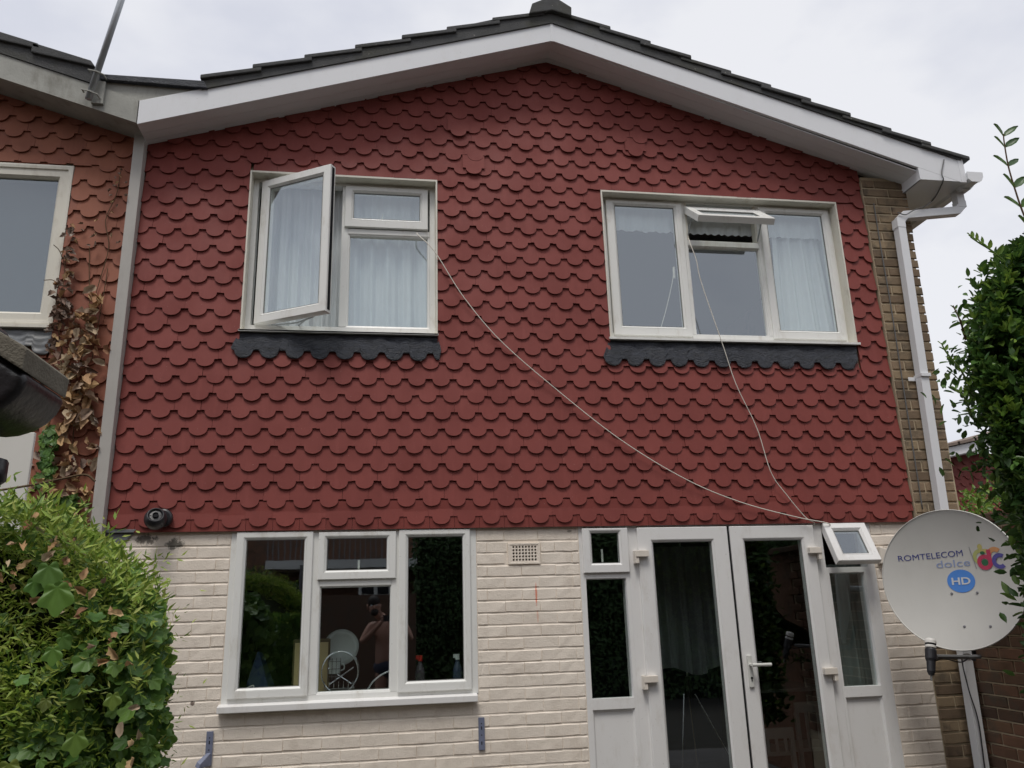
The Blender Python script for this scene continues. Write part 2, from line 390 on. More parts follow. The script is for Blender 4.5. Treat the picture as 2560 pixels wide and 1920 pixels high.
plan = plan_tiles(-1.69, 3.715, TZ, -1.45, 33, lambda x: soff(x)+.02, [LWH, RWH])
plan.sort(key=lambda p_: (p_[0], abs(p_[1]-.6)))
def add_tint(me, vals):
    a = me.attributes.new('tint', 'FLOAT', 'POINT'); a.data.foreach_set('value', vals)
def place_tiles(plan, parent, mat, limit=300, special=()):
    rest = MB(); tv = []
    for i, (z, x, jz, rot, poly) in enumerate(plan):
        dy = random.gauss(0, .0012)
        if i < limit:
            if poly is None:
                o = link('wall_tile', random.choice(base_tiles), mat, parent)
            else:
                mb = MB(); tile_solid(mb, poly, 0, 0); o = link('wall_tile', mb.mesh('wall_tile'), mat, parent)
            o.location = wloc(parent)+Vector((x, dy, z+jz)); o.rotation_euler = (0, rot, 0)
            o.material_slots[0].link = 'OBJECT'; o.material_slots[0].material = M[mat]
        else:
            n0 = len(rest.v); tile_solid(rest, poly or OUT, x, z+jz, dy, rot=rot); tv += [random.random()]*(len(rest.v)-n0)
    if rest.v:
        me = bpy.data.meshes.new('wall_tile_field'); me.from_pydata(rest.v, [], rest.f)
        add_tint(me, tv); o = link('wall_tile_field', me, mat, parent); o.location = wloc(parent); o['kind'] = 'stuff'
place_tiles(plan, house, 'tile')
# odd replaced tiles standing proud
for (x, z) in ((.49, 5.01), (1.86, 4.93), (.60, 4.70)):
    mb = MB(); tile_solid(mb, OUT, 0, 0, yb=-.052, tilt=.13); o = link('wall_tile', mb.mesh('wall_tile'), 'tile', house)
    o.location = wloc(house)+Vector((x, 0, z)); o['label'] = 'replacement tile standing proud of its course'
# straight under-course showing between the lowest scallops
xx = -1.69
while xx < 3.70:
    x2 = min(xx+TP, 3.715)
    MB().prism([(xx+.001, 2.118), (x2-.001, 2.118), (x2-.001, 2.30), (xx+.001, 2.30)], -.028, -.012).obj('under_tile', 'tile', house); xx = x2
# backing wall of the upper storey, with holes, 3 layers of boxes
def wall_with_holes(name, mat, parent, x0, x1, z0, z1, y0, y1, holes, top=None):
    xs = sorted(set([x0, x1]+[h[0] for h in holes]+[h[1] for h in holes])); mb = MB()
    for a, b_ in zip(xs, xs[1:]):
        cur = z0
        for h in sorted([h for h in holes if h[0] <= a+1e-6 and h[1] >= b_-1e-6], key=lambda h: h[2]):
            if h[2] > cur: mb.box(a, b_, y0, y1, cur, h[2])
            cur = h[3]
        if cur < z1:
            if top: mb.prism([(a, cur), (b_, cur), (b_, top(b_)), (a, top(a))] if not (a < AX < b_) else [(a, cur), (b_, cur), (b_, top(b_)), (AX, top(AX)), (a, top(a))], y0, y1)
            else: mb.box(a, b_, y0, y1, cur, z1)
    return mb.obj(name, mat, parent)
LWo = (-.985, .328, 3.44, 4.641); RWo = (1.562, 3.482, 3.45, 4.630); KWo = (-.956, .575, 1.10, 2.122); DWo = (1.262, 3.372, 0, 2.122)
wall_with_holes('upper_wall', 'mortar', house, -1.74, 3.74, 2.2, 5, 0.004, .2, [LWo, RWo], top=lambda x: soff(x)+.12)
wall = wall_with_holes('painted_wall', 'wbrick', house, -1.74, 3.672, 0, 2.2, .0, .2, [KWo, DWo, (.79, .992, 1.886, 2.012)])
# white painted bricks
def brick_piece(w, h, proud, seed, back=0., mat=''):
    r = random.Random(seed); c = .007; mb = MB(); hw, hh = w/2, h/2
    j = lambda a: r.uniform(-a, a)
    cs = c*(.3 if mat == 'wbrick' else 1)
    F = [(-hw+cs+j(.002), -proud+j(.0012), -hh+c+j(.0015)), (-hw*.33+j(.01), -proud+j(.0015), -hh+c*.8+j(.002)), (hw*.33+j(.01), -proud+j(.0015), -hh+c*.8+j(.002)), (hw-cs+j(.002), -proud+j(.0012), -hh+c+j(.0015)),
         (hw-cs+j(.002), -proud+j(.0012), hh-c+j(.0015)), (hw*.33+j(.01), -proud+j(.0015), hh-c*.8+j(.002)), (-hw*.33+j(.01), -proud+j(.0015), hh-c*.8+j(.002)), (-hw+cs+j(.002), -proud+j(.0012), hh-c+j(.0015))]
    E_ = [(-hw, back-.0, -hh), (-hw*.33, back, -hh+j(.0015)), (hw*.33, back, -hh+j(.0015)), (hw, back, -hh), (hw, back, hh), (hw*.33, back, hh+j(.001)), (-hw*.33, back, hh+j(.001)), (-hw, back, hh)]
    mb.add(F+E_, [(0,1,6,7), (1,2,5,6), (2,3,4,5)] + [((i+1) % 8, i, i+8, (i+1) % 8+8) for i in range(8)])
    return mb
bcache = {}
def put_brick(parent, mat, x0, x1, zc, h, y, proud=.0075, name='brick', rotz=0, off=None):
    key = (round(x1-x0, 3), round(h, 3), random.randint(0, 3), proud, mat)
    if key not in bcache: bcache[key] = brick_piece(key[0], h, proud, int(key[0]*1000)*7+key[2]*131+len(mat), mat=mat).mesh(name)
    o = link(name, bcache[key], mat, parent); o.location = wloc(parent)+Vector(off if off else ((x0+x1)/2, y, zc)); o.rotation_euler = (0, 0, rotz); return o
for k in range(-4, 19):
    zt = 1.804-.075*k+.0; zc = zt-.0375
    if zc > 2.16 or zc < .44: continue
    off = (-.03 if k % 2 else .085)
    i = -9
    while True:
        a = off+i*.225; b_ = a+.225; i += 1
        if a > 3.672: break
        a, b_ = max(a, -1.70), min(b_, 3.672)
        segs = [(a, b_)]
        for hx0, hx1, hz0, hz1 in (KWo, DWo, (.785, .997, 1.881, 2.017), (-.963, .565, 1.06, 1.12)):
            if zc+.03 <= hz0 or zc-.03 >= hz1: continue
            ns = []
            for s0, s1 in segs:
                if s1 <= hx0 or s0 >= hx1: ns.append((s0, s1)); continue
                if s0 < hx0-.02: ns.append((s0, hx0-.004))
                if s1 > hx1+.02: ns.append((hx1+.004, s1))
            segs = ns
        for s0, s1 in segs:
            if s1-s0 < .03: continue
            zq = zc; hq = .0698
            put_brick(wall, 'wbrick', s0+.0004, s1-.0004, zq+random.gauss(0, .0007), hq, 0., proud=random.choice((.003, .004, .005)))

# corner pier of bare brick, right of the tiles
pier = MB().box(3.722, 4.074, -.045, .2, 2.09, 4.86).box(3.674, 4.05, .002, .2, 0, 2.09).obj('corner_pier', 'mortar', house)
for k in range(0, 58):
    zc = .42+.0762*k+.0375; ln = .018*(zc-3.3)
    if zc > 4.82: break
    if zc > 2.12:
        x0, x1, y = 3.722, 4.085+ln, -.045
        mid = x0+.222 if k % 2 == 0 else x0+.108
    else:
        x0, x1, y = 3.678, 3.925, .002
        mid = x0+.135 if k % 2 == 0 else x0+.21
    jit = random.uniform(-.003, .004)
    for a, b_ in ((x0, mid), (mid, x1+jit)):
        if b_-a > .03: put_brick(pier, 'brick', a+.003, b_-.004, zc, .0665, y, proud=.009)

# bargeboards, soffit, box end
BZ = 5.731
def barge(x0, x1, zt0, zb0, zt1, zb1, parent, mat, y0=-.275, y1=-.25, name='bargeboard'):
    return MB().prism([(x0, zb0), (x1, zb1), (x1, zt1), (x0, zt0)], y0, y1).obj(name, mat, parent, bevel=.002)
bl = barge(-1.694, 1.178, 4.985, 4.803, 5.900, 5.733, house, 'fascia')
br = barge(1.199, 4.432, 5.900, 5.733, 4.936, 4.722, house, 'fascia')
MB().prism([(1.177, 5.728), (1.200, 5.728), (1.200, 5.902), (1.177, 5.902)], -.279, -.25).obj('bargeboard_joint', 'fascia', house, bevel=.002)
MB().prism([(4.426, 4.722), (4.470, 4.722), (4.470, 4.940), (4.426, 4.940)], -.280, -.25).obj('bargeboard_cap', 'fascia', house, bevel=.002)
for s, xe, ze in ((-1, -1.694, 4.803), (1, 4.075, 4.812)):
    mb = MB(); x0, z0, x1, z1 = AX, 5.735, xe, ze
    n = 3
    for i in range(n):        # soffit of three boards with V joints running up the slope
        ya = -.25+i*.0875; yb = ya+.0855
        mb.add([(x0, ya, z0), (x1, ya, z1), (x1, yb, z1), (x0, yb, z0), (x0, ya, z0+.01), (x1, ya, z1+.01), (x1, yb, z1+.01), (x0, yb, z0+.01)], [(0,1,2,3), (7,6,5,4), (0,4,5,1), (1,5,6,2), (2,6,7,3), (3,7,4,0)])
    mb.obj('soffit_board', 'fascia', house)
be = MB().box(4.072, 4.084, -.262, -.03, 4.731, 4.835).obj('soffit_box_end', 'fascia', house)
MB().prism([(4.072, 4.731), (4.40, 4.731), (4.07, 4.835)], -.2745, -.262).obj('soffit_box_front', 'fascia', house)
MB().box(4.07, 4.46, -.262, 7.9, 4.731, 4.742).obj('eaves_soffit', 'fascia', house)
MB().box(4.448, 4.466, -.25, 7.9, 4.735, 4.93).obj('eaves_fascia', 'fascia', house)

# roof covering: stepped courses behind the verge, then verge tiles one by one
tipsL = [-1.31, -.97, -.624, -.274, .059, .388, .731]; tipsR = [1.646, 1.96, 2.276, 2.595, 2.911, 3.227, 3.546, 3.88, 4.2, 4.519]
rtL = lambda x: 5.428+.333*(x+.624); rtR = lambda x: 5.887-.328*(x-1.646)
roofmb = MB()
def verge(x, z, nx, s, parent, nm='roof_tile', y0=-.305, y1=.0, last=False):
    L_ = .40; zz = z+.245*L_*1.0; t_ = .030
    p_ = [(x, z-t_), (x, z), (x-s*L_, zz), (x-s*L_, zz-t_)]
    if s < 0: p_ = p_[::-1]
    yj = random.uniform(-.006, .006)
    return MB().prism(p_, y0+yj, y1).obj(nm, 'roof', parent, bevel=.006)
for i, x in enumerate(tipsL):
    verge(x, rtL(x), 0, -1, house)
    zz = rtL(x); roofmb.prism([(x, zz-.03), (x+.4, zz+.095-.03), (x+.4, zz+.095), (x, zz)], .001, 8)
for i, x in enumerate(tipsR):
    verge(x, rtR(x), 0, 1, house)
    zz = rtR(x); roofmb.prism([(x, zz-.03), (x, zz), (x-.4, zz+.095), (x-.4, zz+.065)], .001, 8)
roofmb.obj('roof_covering', 'roof', house)
# mortar bedding between bargeboard and tiles
MB().prism([(-1.30, 5.098), (1.19, 5.89), (1.19, 6.0), (.9, 5.93), (-1.29, 5.165)], -.288, -.15).obj('verge_mortar', 'roof', house)
MB().prism([(1.19, 5.89), (4.45, 4.915), (4.45, 4.945), (1.5, 5.915), (1.19, 6.0)], -.288, -.15).obj('verge_mortar', 'roof', house)
rp = [(1.008, 5.925), (1.036, 6.02), (1.15, 6.082), (1.235, 6.085), (1.342, 6.015), (1.338, 5.935), (1.19, 5.975)]
rp = rp[::-1]
for k in range(4):
    MB().prism(rp[::-1], -.325+k*.44, .11+k*.44).obj('ridge_tile', 'roof', house, bevel=.008)
# valley: lead capping and triangular boards
MB().prism([(-1.955, 5.118), (-1.26, 5.104), (-1.286, 5.158), (-1.954, 5.156)], -.30, .3).obj('valley_capping', 'lead', house, bevel=.004)
MB().prism([(-1.955, 5.118), (-1.915, 5.064), (-1.70, 4.992), (-1.30, 5.108)], -.262, -.25).obj('valley_board', 'oldwood', house)
# shell: sides, back, floors, rooms
MB().box(-1.86, -1.76, .01, 8, 0, 5.0).obj('party_wall', 'room', house)
MB().box(3.94, 4.05, .2, 8, 0, 4.73).obj('side_wall', 'brick', house)
MB().box(-1.76, 3.94, 7.9, 8, 0, 4.8).obj('back_wall', 'room', house)
MB().box(-1.755, 3.935, .205, 7.9, 2.35, 2.62).obj('upper_floor', 'room', house)
MB().box(-1.755, 3.935, .205, 7.9, 4.72, 4.74).obj('ceiling', 'room', house)
MB().box(-1.755, 3.935, .205, 7.9, -.02, .03).obj('ground_floor', 'floorwood', house)
MB().box(.85, .95, .205, 7.9, .03, 2.35).box(-1.75, .85, 3.2, 3.3, .03, 2.35).box(.95, 3.93, 4.2, 4.3, .03, 2.35).obj('partition_wall', 'roomdark', house)
MB().box(.85, .95, .205, 7.9, 2.62, 4.72).box(-1.75, .85, 3.2, 3.3, 2.62, 4.72).box(.95, 3.93, 3.2, 3.3, 2.62, 4.72).obj('bedroom_wall', 'room', house)

# ------------------------------------------------------------------ windows
def frame_prof(w, yf, depth=.055, bead=.014, glass_y=.022):
    return [(0, yf+depth), (0, yf), (w-bead-.004, yf), (w-bead-.002, yf+.003), (w-bead, yf+.002), (w, yf+glass_y), (w, yf+depth)]
def sash(parent, x0, x1, z0, z1, gx0, gx1, gz0, gz1, yf, mat='upvc', name='sash', xf=None, glassm='glass', depth=.05):
    """mitred sash frame with bead and its pane"""
    l, r, b_, t_ = gx0-x0, x1-gx1, gz0-z0, z1-gz1
    q = lambda a: (l*a, r*a, b_*a, t_*a)
    k = lambda d: (l-d, r-d, b_-d, t_-d)
    prof = [(0, yf+depth), (0, yf+.004), (.004, yf), (k(.017), yf), (k(.0155), yf+.0035), (k(.0135), yf+.001), (k(0), yf+.014), (k(0), yf+depth)]
    mb = MB().ring(x0, x1, z0, z1, prof)
    gb = MB().box(gx0-.004, gx1+.004, yf+.020, yf+.024, gz0-.004, gz1+.004)
    if xf is not None: mb.xf(xf); gb.xf(xf)
    o = mb.obj(name, mat, parent); g_ = gb.obj('pane', glassm, o)
    gk = MB().ring(gx0-.001, gx1+.001, gz0-.001, gz1+.001, [(0, yf+.0125), (.0035, yf+.0135), (.0035, yf+.0195), (0, yf+.0195)])
    if xf is not None: gk.xf(xf)
    gk.obj('gasket', 'gasket', o); return o
def window(parent, label, outer, yfr, frame, casing='casing', casing_y=-.032, sill=True):
    w = empty('window', (outer[0]/2+outer[1]/2, 0, outer[2]))
    w.parent = parent; w.location = wloc(parent)+Vector(((outer[0]+outer[1])/2, 0, outer[2])); w['label'] = label
    return w
# --- upper left window
w1 = window(house, 'two-light window with the left casement swung open', (-.987, .33, 3.437, 4.642), .06, None)
x0, x1, z0, z1 = -.987, .33, 3.447, 4.642
MB().ring(x0, x1, z0, z1, [((0, 0, 0, 0), -.034), ((.011, .011, .0, .014), -.034), ((.014, .014, .0, .017), .058), ((.014, .014, 0, .017), .2), ((0, 0, 0, 0), .2)]).obj('window_lining', 'casing', w1)
MB().ring(x0+.014, x1-.014, z0+.004, z1-.018, [((0, 0, 0, 0), .12), ((0, 0, 0, 0), .056), ((.034, .034, .062, .020), .056), ((.037, .037, .065, .023), .064), ((.037, .037, .065, .023), .12)]).obj('window_frame', 'upvc', w1)
MB().box(-.350, -.304, .056, .12, 3.516, 4.601).obj('mullion', 'upvc', w1, bevel=.004)
MB().box(-.304, .279, .056, .12, 4.225, 4.265).obj('transom', 'upvc', w1, bevel=.004)
MB().ring(-.304, .279, 3.514, 4.226, [(0, .10), (0, .060), (.013, .066), (.018, .082), (.018, .10)]).obj('glazing_bead', 'upvc', w1)
MB().box(-.290, .265, .084, .088, 3.53, 4.212).obj('pane', 'glass', w1)
sash(w1, -.330, .266, 4.272, 4.600, -.268, .208, 4.345, 4.549, .036)
MB().prism([(-.995, 3.434), (.334, 3.434), (.334, 3.446), (-.995, 3.446)], -.048, -.03).add([(-.993, -.048, 3.446), (.332, -.048, 3.446), (.332, .056, 3.462), (-.993, .056, 3.462), (-.993, -.048, 3.436), (.332, -.048, 3.436), (.332, .056, 3.436), (-.993, .056, 3.436)], [(0,1,2,3), (7,6,5,4), (0,4,5,1), (1,5,6,2), (2,6,7,3), (3,7,4,0)]).obj('window_sill', 'upvc', w1)
T1 = Matrix.Translation((-.905, .05, 0)) @ Matrix.Rotation(RAD(-30.2), 4, 'Z') @ Matrix.Translation((.905, -.05, 0))
sh = sash(w1, -.905, -.329, 3.512, 4.596, -.838, -.396, 3.580, 4.528, .030, xf=T1, depth=.06)
sh['label'] = 'casement swung open to the right'
MB().box(-.345, -.329+.004, .050, .075, 3.53, 4.58).xf(T1).obj('weather_seal', 'gap', sh)
MB().tube([(-.80, .07, 3.520), (-.62, .0, 3.518), (-.50, -.13, 3.516)], .006, 6).obj('friction_stay', 'steel', w1); MB().tube([(-.62, .07, 3.522), (-.56, -.06, 3.519)], .006, 6).obj('friction_stay', 'steel', w1)
MB().prism([(-.072, 4.350), (-.060, 4.350), (-.058, 4.40), (-.066, 4.402)], .075, .083).obj('window_handle', 'pale', w1)
# --- upper right window
w2 = window(house, 'three-light window with its small centre vent propped open', (1.562, 3.482, 3.45, 4.632), .06, None)
x0, x1, z0, z1 = 1.562, 3.484, 3.455, 4.632
MB().ring(x0, x1, z0, z1, [((0, 0, 0, 0), -.034), ((.011, .011, .0, .014), -.034), ((.014, .014, .0, .017), .058), ((.014, .014, 0, .017), .2), ((0, 0, 0, 0), .2)]).obj('window_lining', 'casing', w2)
MB().ring(x0+.014, x1-.014, z0+.004, z1-.018, [((0, 0, 0, 0), .12), ((0, 0, 0, 0), .056), ((.036, .030, .062, .014), .056), ((.036, .030, .062, .014), .12)]).obj('window_frame', 'upvc', w2)
MB().box(2.205, 2.252, .054, .12, 3.520, 4.602).obj('mullion', 'upvc', w2, bevel=.004)
MB().box(2.832, 2.885, .054, .12, 3.520, 4.602).obj('mullion', 'upvc', w2, bevel=.004)
MB().box(2.252, 2.832, .054, .12, 4.243, 4.290).obj('transom', 'upvc', w2, bevel=.004)
MB().ring(2.250, 2.834, 3.518, 4.246, [(0, .10), (0, .060), (.008, .064), (.013, .082), (.013, .10)]).obj('glazing_bead', 'upvc', w2)
MB().box(2.258, 2.826, .084, .088, 3.525, 4.24).obj('pane', 'glass', w2)
sash(w2, 1.617, 2.220, 3.498, 4.592, 1.688, 2.158, 3.572, 4.552, .036)
sash(w2, 2.858, 3.448, 3.498, 4.594, 2.922, 3.390, 3.568, 4.547, .036)
MB().add([(1.552, -.05, 3.452), (3.498, -.05, 3.452), (3.498, .056, 3.468), (1.552, .056, 3.468), (1.552, -.05, 3.436), (3.498, -.05, 3.436), (3.498, .056, 3.438), (1.552, .056, 3.438)], [(0,1,2,3), (7,6,5,4), (0,4,5,1), (1,5,6,2), (2,6,7,3), (3,7,4,0)]).obj('window_sill', 'upvc', w2)
T2 = Matrix.Translation((0, .045, 4.556)) @ Matrix.Rotation(RAD(-51), 4, 'X') @ Matrix.Translation((0, -.045, -4.556))
sh = sash(w2, 2.246, 2.850, 4.238, 4.556, 2.312, 2.786, 4.302, 4.492, .030, xf=T2, depth=.052)
sh['label'] = 'top-hung vent pushed far open'
MB().box(2.252, 2.266, .054, .12, 4.292, 4.602).box(2.818, 2.832, .054, .12, 4.292, 4.602).obj('vent_rebate', 'casing', w2)
MB().tube([(2.262, .06, 4.33), (2.262, -.04, 4.42), (2.262, -.12, 4.44)], .006, 6).obj('friction_stay', 'steel', w2); MB().tube([(2.826, .06, 4.30), (2.826, -.05, 4.43)], .006, 6).obj('friction_stay', 'steel', w2)
# --- kitchen window
w3 = window(house, 'three-light kitchen window, closed', (-.956, .575, 1.06, 2.12), 0, None)
MB().ring(-.956, .575, 1.105, 2.120, [((0, 0, 0, 0), .10), ((0, 0, 0, 0), -.004), ((.040, .040, .032, .02), -.004), ((.040, .040, .032, .02), .10)]).obj('window_frame', 'upvc', w3)
MB().box(-.462, -.408, -.005, .10, 1.137, 2.10).obj('mullion', 'upvc', w3, bevel=.004)
MB().box(.033, .084, -.005, .10, 1.137, 2.10).obj('mullion', 'upvc', w3, bevel=.004)
MB().box(-.408, .033, -.005, .10, 1.770, 1.812).obj('transom', 'upvc', w3, bevel=.004)
MB().ring(-.414, .039, 1.137, 1.776, [(0, .06), (0, .0), (.010, .003), (.014, .020), (.014, .06)]).obj('glazing_bead', 'upvc', w3)
MB().box(-.408, .033, .024, .028, 1.14, 1.772).obj('pane', 'glass', w3)
sash(w3, -.923, -.458, 1.135, 2.110, -.863, -.511, 1.193, 2.062, -.022)
sash(w3, -.424, .060, 1.810, 2.104, -.371, .002, 1.867, 2.064, -.022)
sash(w3, .078, .535, 1.131, 2.112, .137, .487, 1.192, 2.067, -.022)
MB().add([(-.968, -.058, 1.098), (.566, -.058, 1.098), (.566, .0, 1.108), (-.968, .0, 1.108), (-.968, -.058, 1.062), (.566, -.058, 1.062), (.566, .0, 1.062), (-.968, .0, 1.062)], [(0,1,2,3), (7,6,5,4), (0,4,5,1), (1,5,6,2), (2,6,7,3), (3,7,4,0)]).obj('window_sill', 'upvc_pink', w3, bevel=.003)
MB().box(-.06-.12, -.06-.107, .035, .042, 1.84, 1.93).obj('window_handle', 'pale', w3)
MB().box(-1.0, .62, .10, .20, 1.085, 1.14).obj('inner_sill', 'ceramic', w3)
# --- garden doors
dr = window(house, 'white french doors between two glazed side panels', (1.262, 3.372, 0, 2.12), 0, None)
MB().ring(1.262, 3.372, .02, 2.122, [((0, 0, 0, 0), .08), ((0, 0, 0, 0), -.004), ((.030, .055, .03, .012), -.004), ((.030, .055, .03, .012), .08)]).obj('door_frame', 'upvc_pink', dr)
MB().box(1.595, 1.668, -.004, .08, .05, 2.11).obj('mullion', 'upvc_pink', dr, bevel=.003)
MB().box(2.928, 3.005, -.004, .08, .05, 2.11).obj('mullion', 'upvc_pink', dr, bevel=.003)
for (a, b_, ga, gb_) in ((1.292, 1.595, 1.302, 1.567), (3.005, 3.317, 3.026, 3.281)):
    pnl = MB().ring(a, b_, .05, 1.815, [((0, 0, 0, 0), .08), ((0, 0, 0, 0), -.004), ((ga-a-.004, b_-gb_-.004, .07, .036), -.004), ((ga-a, b_-gb_, .075, .042), .014), ((ga-a, b_-gb_, .075, .042), .08)])
    pnl.box(ga-.005, gb_+.005, -.006, .06, .974, 1.038)
    o = pnl.obj('side_panel', 'upvc_pink', dr)
    MB().box(ga-.003, gb_+.003, .022, .026, 1.03, 1.778).obj('pane', 'glass', o)
    MB().ring(ga-.012, gb_+.012, .12, .98, [(0, .03), (0, .004), (.014, .004), (.02, .012), (.02, .03)]).box(ga, gb_, .014, .05, .12, .97).obj('solid_panel', 'upvc_pink', o)
sash(dr, 1.283, 1.596, 1.814, 2.104, 1.345, 1.533, 1.876, 2.074, -.024, mat='upvc_pink')
T3 = Matrix.Translation((0, -.01, 2.108)) @ Matrix.Rotation(RAD(-28), 4, 'X') @ Matrix.Translation((0, .01, -2.108))
sh = sash(dr, 3.008, 3.326, 1.806, 2.108, 3.072, 3.262, 1.868, 2.050, -.030, mat='upvc_pink', xf=T3)
sh['label'] = 'small top vent tilted open above the right side panel'
MB().box(1.42, 1.432, .03, .038, 1.885, 1.97).obj('window_handle', 'pale', dr)
for (a, b_, ga, gb_, lab) in ((1.662, 2.300, 1.768, 2.184, 'left door leaf'), (2.318, 2.934, 2.421, 2.838, 'right door leaf with the lever handle')):
    d = sash(dr, a, b_, .05, 2.104, ga, gb_, .22, 2.006, -.026, mat='upvc_pink', name='door_leaf', depth=.06); d['label'] = lab
    lft = a < 2
    for z in (1.91, 1.125):
        if lft: MB().box(1.630, 1.722, -.062, -.027, z, z+.042).box(1.628, 1.654, -.056, -.0045, z-.042, z+.042).obj('hinge', 'hinge', d, bevel=.004)
        else: MB().box(2.868, 2.958, -.062, -.027, z, z+.042).box(2.934, 2.960, -.056, -.0045, z-.042, z+.042).obj('hinge', 'hinge', d, bevel=.004)
    if not lft:
        h_ = MB().prism([(2.344, 1.066), (2.376, 1.066), (2.376, 1.266), (2.344, 1.266)], -.040, -.026).obj('handle_plate', 'pale', d, bevel=.005)
        MB().tube([(2.360, -.038, 1.207), (2.360, -.075, 1.207)], .011, 10).tube([(2.356, -.078, 1.207), (2.42, -.082, 1.206), (2.487, -.078, 1.205)], [.012, .0105, .0115], 10).obj('lever_handle', 'pale', d, smooth=False)
        MB().lathe([(0, -.0005), (.0075, 0), (.0075, .002)], Matrix.Translation((2.361, -.041, 1.125)) @ Matrix.Rotation(RAD(90), 4, 'X'), 14).box(2.3575, 2.3645, -.0425, -.040, 1.104, 1.124).obj('keyhole', 'gap', d)
MB().box(2.3005, 2.3175, -.012, .03, .05, 2.104).obj('door_gap_seal', 'gap', dr)

# --- lead aprons under the upper windows
def apron(parent, x0, x1, c0, n, ztop, zs, ztip, xt0, xt1, lab):
    top = [(xt1, ztop), (xt0, ztop)]; pts = []
    r = .060
    pts.append((x0, zs+.018)); pts.append((x0+.006, zs))
    for i in range(n):
        cx = c0+i*.1641
        for k in range(9):
            an = math.pi*k/8; xx = cx-r*math.cos(an); zz = zs-(zs-ztip)*math.sin(an)**.85+random.uniform(-.002, .002)
            if x0+.006 < xx < x1-.004: pts.append((xx, zz))
    pts.append((x1-.004, zs)); pts.append((x1, zs+.02))
    # strip mesh with rippled face
    mb = MB(); rows = 16; grid = []
    import bisect
    xs_ = [p_[0] for p_ in pts]
    def zb(x):
        i = min(max(bisect.bisect(xs_, x), 1), len(pts)-1); a, b_ = pts[i-1], pts[i]
        u = 0 if b_[0] == a[0] else (x-a[0])/(b_[0]-a[0]); return a[1]+(b_[1]-a[1])*min(1, max(0, u))
    nx = int((x1-x0)/.007)
    for j in range(rows+1):
        v = j/rows; rowv = []
        for i in range(nx+1):
            x = x0+(x1-x0)*i/nx; lo = zb(x); hi = ztop
            xa = xt0+(xt1-xt0)*i/nx; xx = x*(1-v)+xa*v if v > .3 else x+(xa-x)*v
            z = lo+(hi-lo)*v
            y = -.046+.030*v**1.5+.003*math.sin(x*23+v*9)+.0025*math.sin(v*26+2.2*math.sin(x*7.3)+1.3*math.sin(x*19))+.0015*math.sin(x*57-v*14)
            rowv.append((xx, y, z))
        grid.append(rowv)
    vs = [p_ for r_ in grid for p_ in r_] + [(p_[0], p_[1]+.003, p_[2]) for r_ in grid for p_ in r_]; K = (rows+1)*(nx+1); fs = []
    for j in range(rows):
        for i in range(nx):
            a = j*(nx+1)+i; fs.append((a, a+1, a+nx+2, a+nx+1)); fs.append((a+K+nx+1, a+K+nx+2, a+K+1, a+K))
    for i in range(nx): fs.append((i+1, i, i+K, i+1+K))
    mb.add(vs, fs); return mb.obj('lead_apron', lab, parent, smooth=True)
apron(w1, -1.034, .354, -.952, 9, 3.438, 3.300, 3.245, -.985, .330, 'lead')
apron(w2, 1.499, 3.455, 1.569, 12, 3.438, 3.287, 3.236, 1.556, 3.475, 'lead')

# --- trim strip at the party line, gutter, downpipe, vent
MB().prism([(-1.762, 2.10), (-1.692, 2.10), (-1.692, 4.86), (-1.762, 4.86)], -.095, -.004).obj('party_trim', 'fasciagrey' if 0 else 'casing', house, bevel=.004)
M['trimgrey'] = plain('grey trim', (.44,.42,.39), .5, .4, .08, 4, 0, dirt=.25)
bpy.data.objects['party_trim'].data.materials[0] = M['trimgrey']
MB().prism([(-1.688, 2.118), (-1.53, 2.118), (-1.517, 2.137), (-1.688, 2.14)], -.03, .0).prism([(-1.688, 2.03), (-1.60, 2.045), (-1.53, 2.116), (-1.688, 2.118)], -.014, -.010).obj('lead_flashing', 'lead2', house, bevel=.002)
gp = [(4.468, 4.80), (4.468, 4.745), (4.492, 4.722), (4.555, 4.722), (4.575, 4.735), (4.592, 4.765), (4.596, 4.802), (4.590, 4.802), (4.585, 4.77), (4.552, 4.728), (4.495, 4.728), (4.474, 4.75), (4.474, 4.80)]
gut = MB().prism(gp, -.30, 7.9).obj('gutter', 'fascia', house)
MB().prism([(4.464, 4.806), (4.464, 4.742), (4.49, 4.717), (4.557, 4.717), (4.58, 4.732), (4.598, 4.762), (4.602, 4.806)], -.306, -.298).prism([(4.462, 4.75), (4.49, 4.712), (4.56, 4.712), (4.60, 4.75)], -.20, -.06).obj('gutter_end_cap', 'fascia', gut, bevel=.003)
def sqtube(pts, w=.0325, d=None, up_=Vector((0, 1, 0))):
    mb = MB(); P = [Vector(p_) for p_ in pts]; d = d or w; n = len(P); b0 = 0
    for i, p_ in enumerate(P):
        t1 = (P[i]-P[i-1]).normalized() if i else (P[1]-P[0]).normalized(); t2 = (P[i+1]-P[i]).normalized() if i < n-1 else t1
        t_ = (t1+t2).normalized(); side = t_.cross(up_).normalized(); k = 1/max(.4, t_.dot(t1))
        for a, b_ in ((-1, -1), (1, -1), (1, 1), (-1, 1)): mb.v.append(tuple(p_+side*a*w*k+up_*b_*d))
    for i in range(n-1):
        for k in range(4): l = (k+1) % 4; mb.f.append((i*4+k, i*4+l, (i+1)*4+l, (i+1)*4+k))
    mb.f += [(3, 2, 1, 0), tuple((n-1)*4+k for k in range(4))]; return mb
dp = sqtube([(4.505, -.115, 4.725), (4.505, -.115, 4.60), (4.46, -.115, 4.555), (3.99, -.115, 4.49), (3.940, -.115, 4.44), (3.935, -.115, 4.2), (3.893, -.10, 2.3), (3.862, -.085, .4), (3.858, -.085, .02)]).obj('downpipe', 'fascia', house, bevel=.003)
sqtube([(4.505, -.115, 4.64), (4.505, -.115, 4.585)], .0345).obj('pipe_collar', 'fascia', dp)
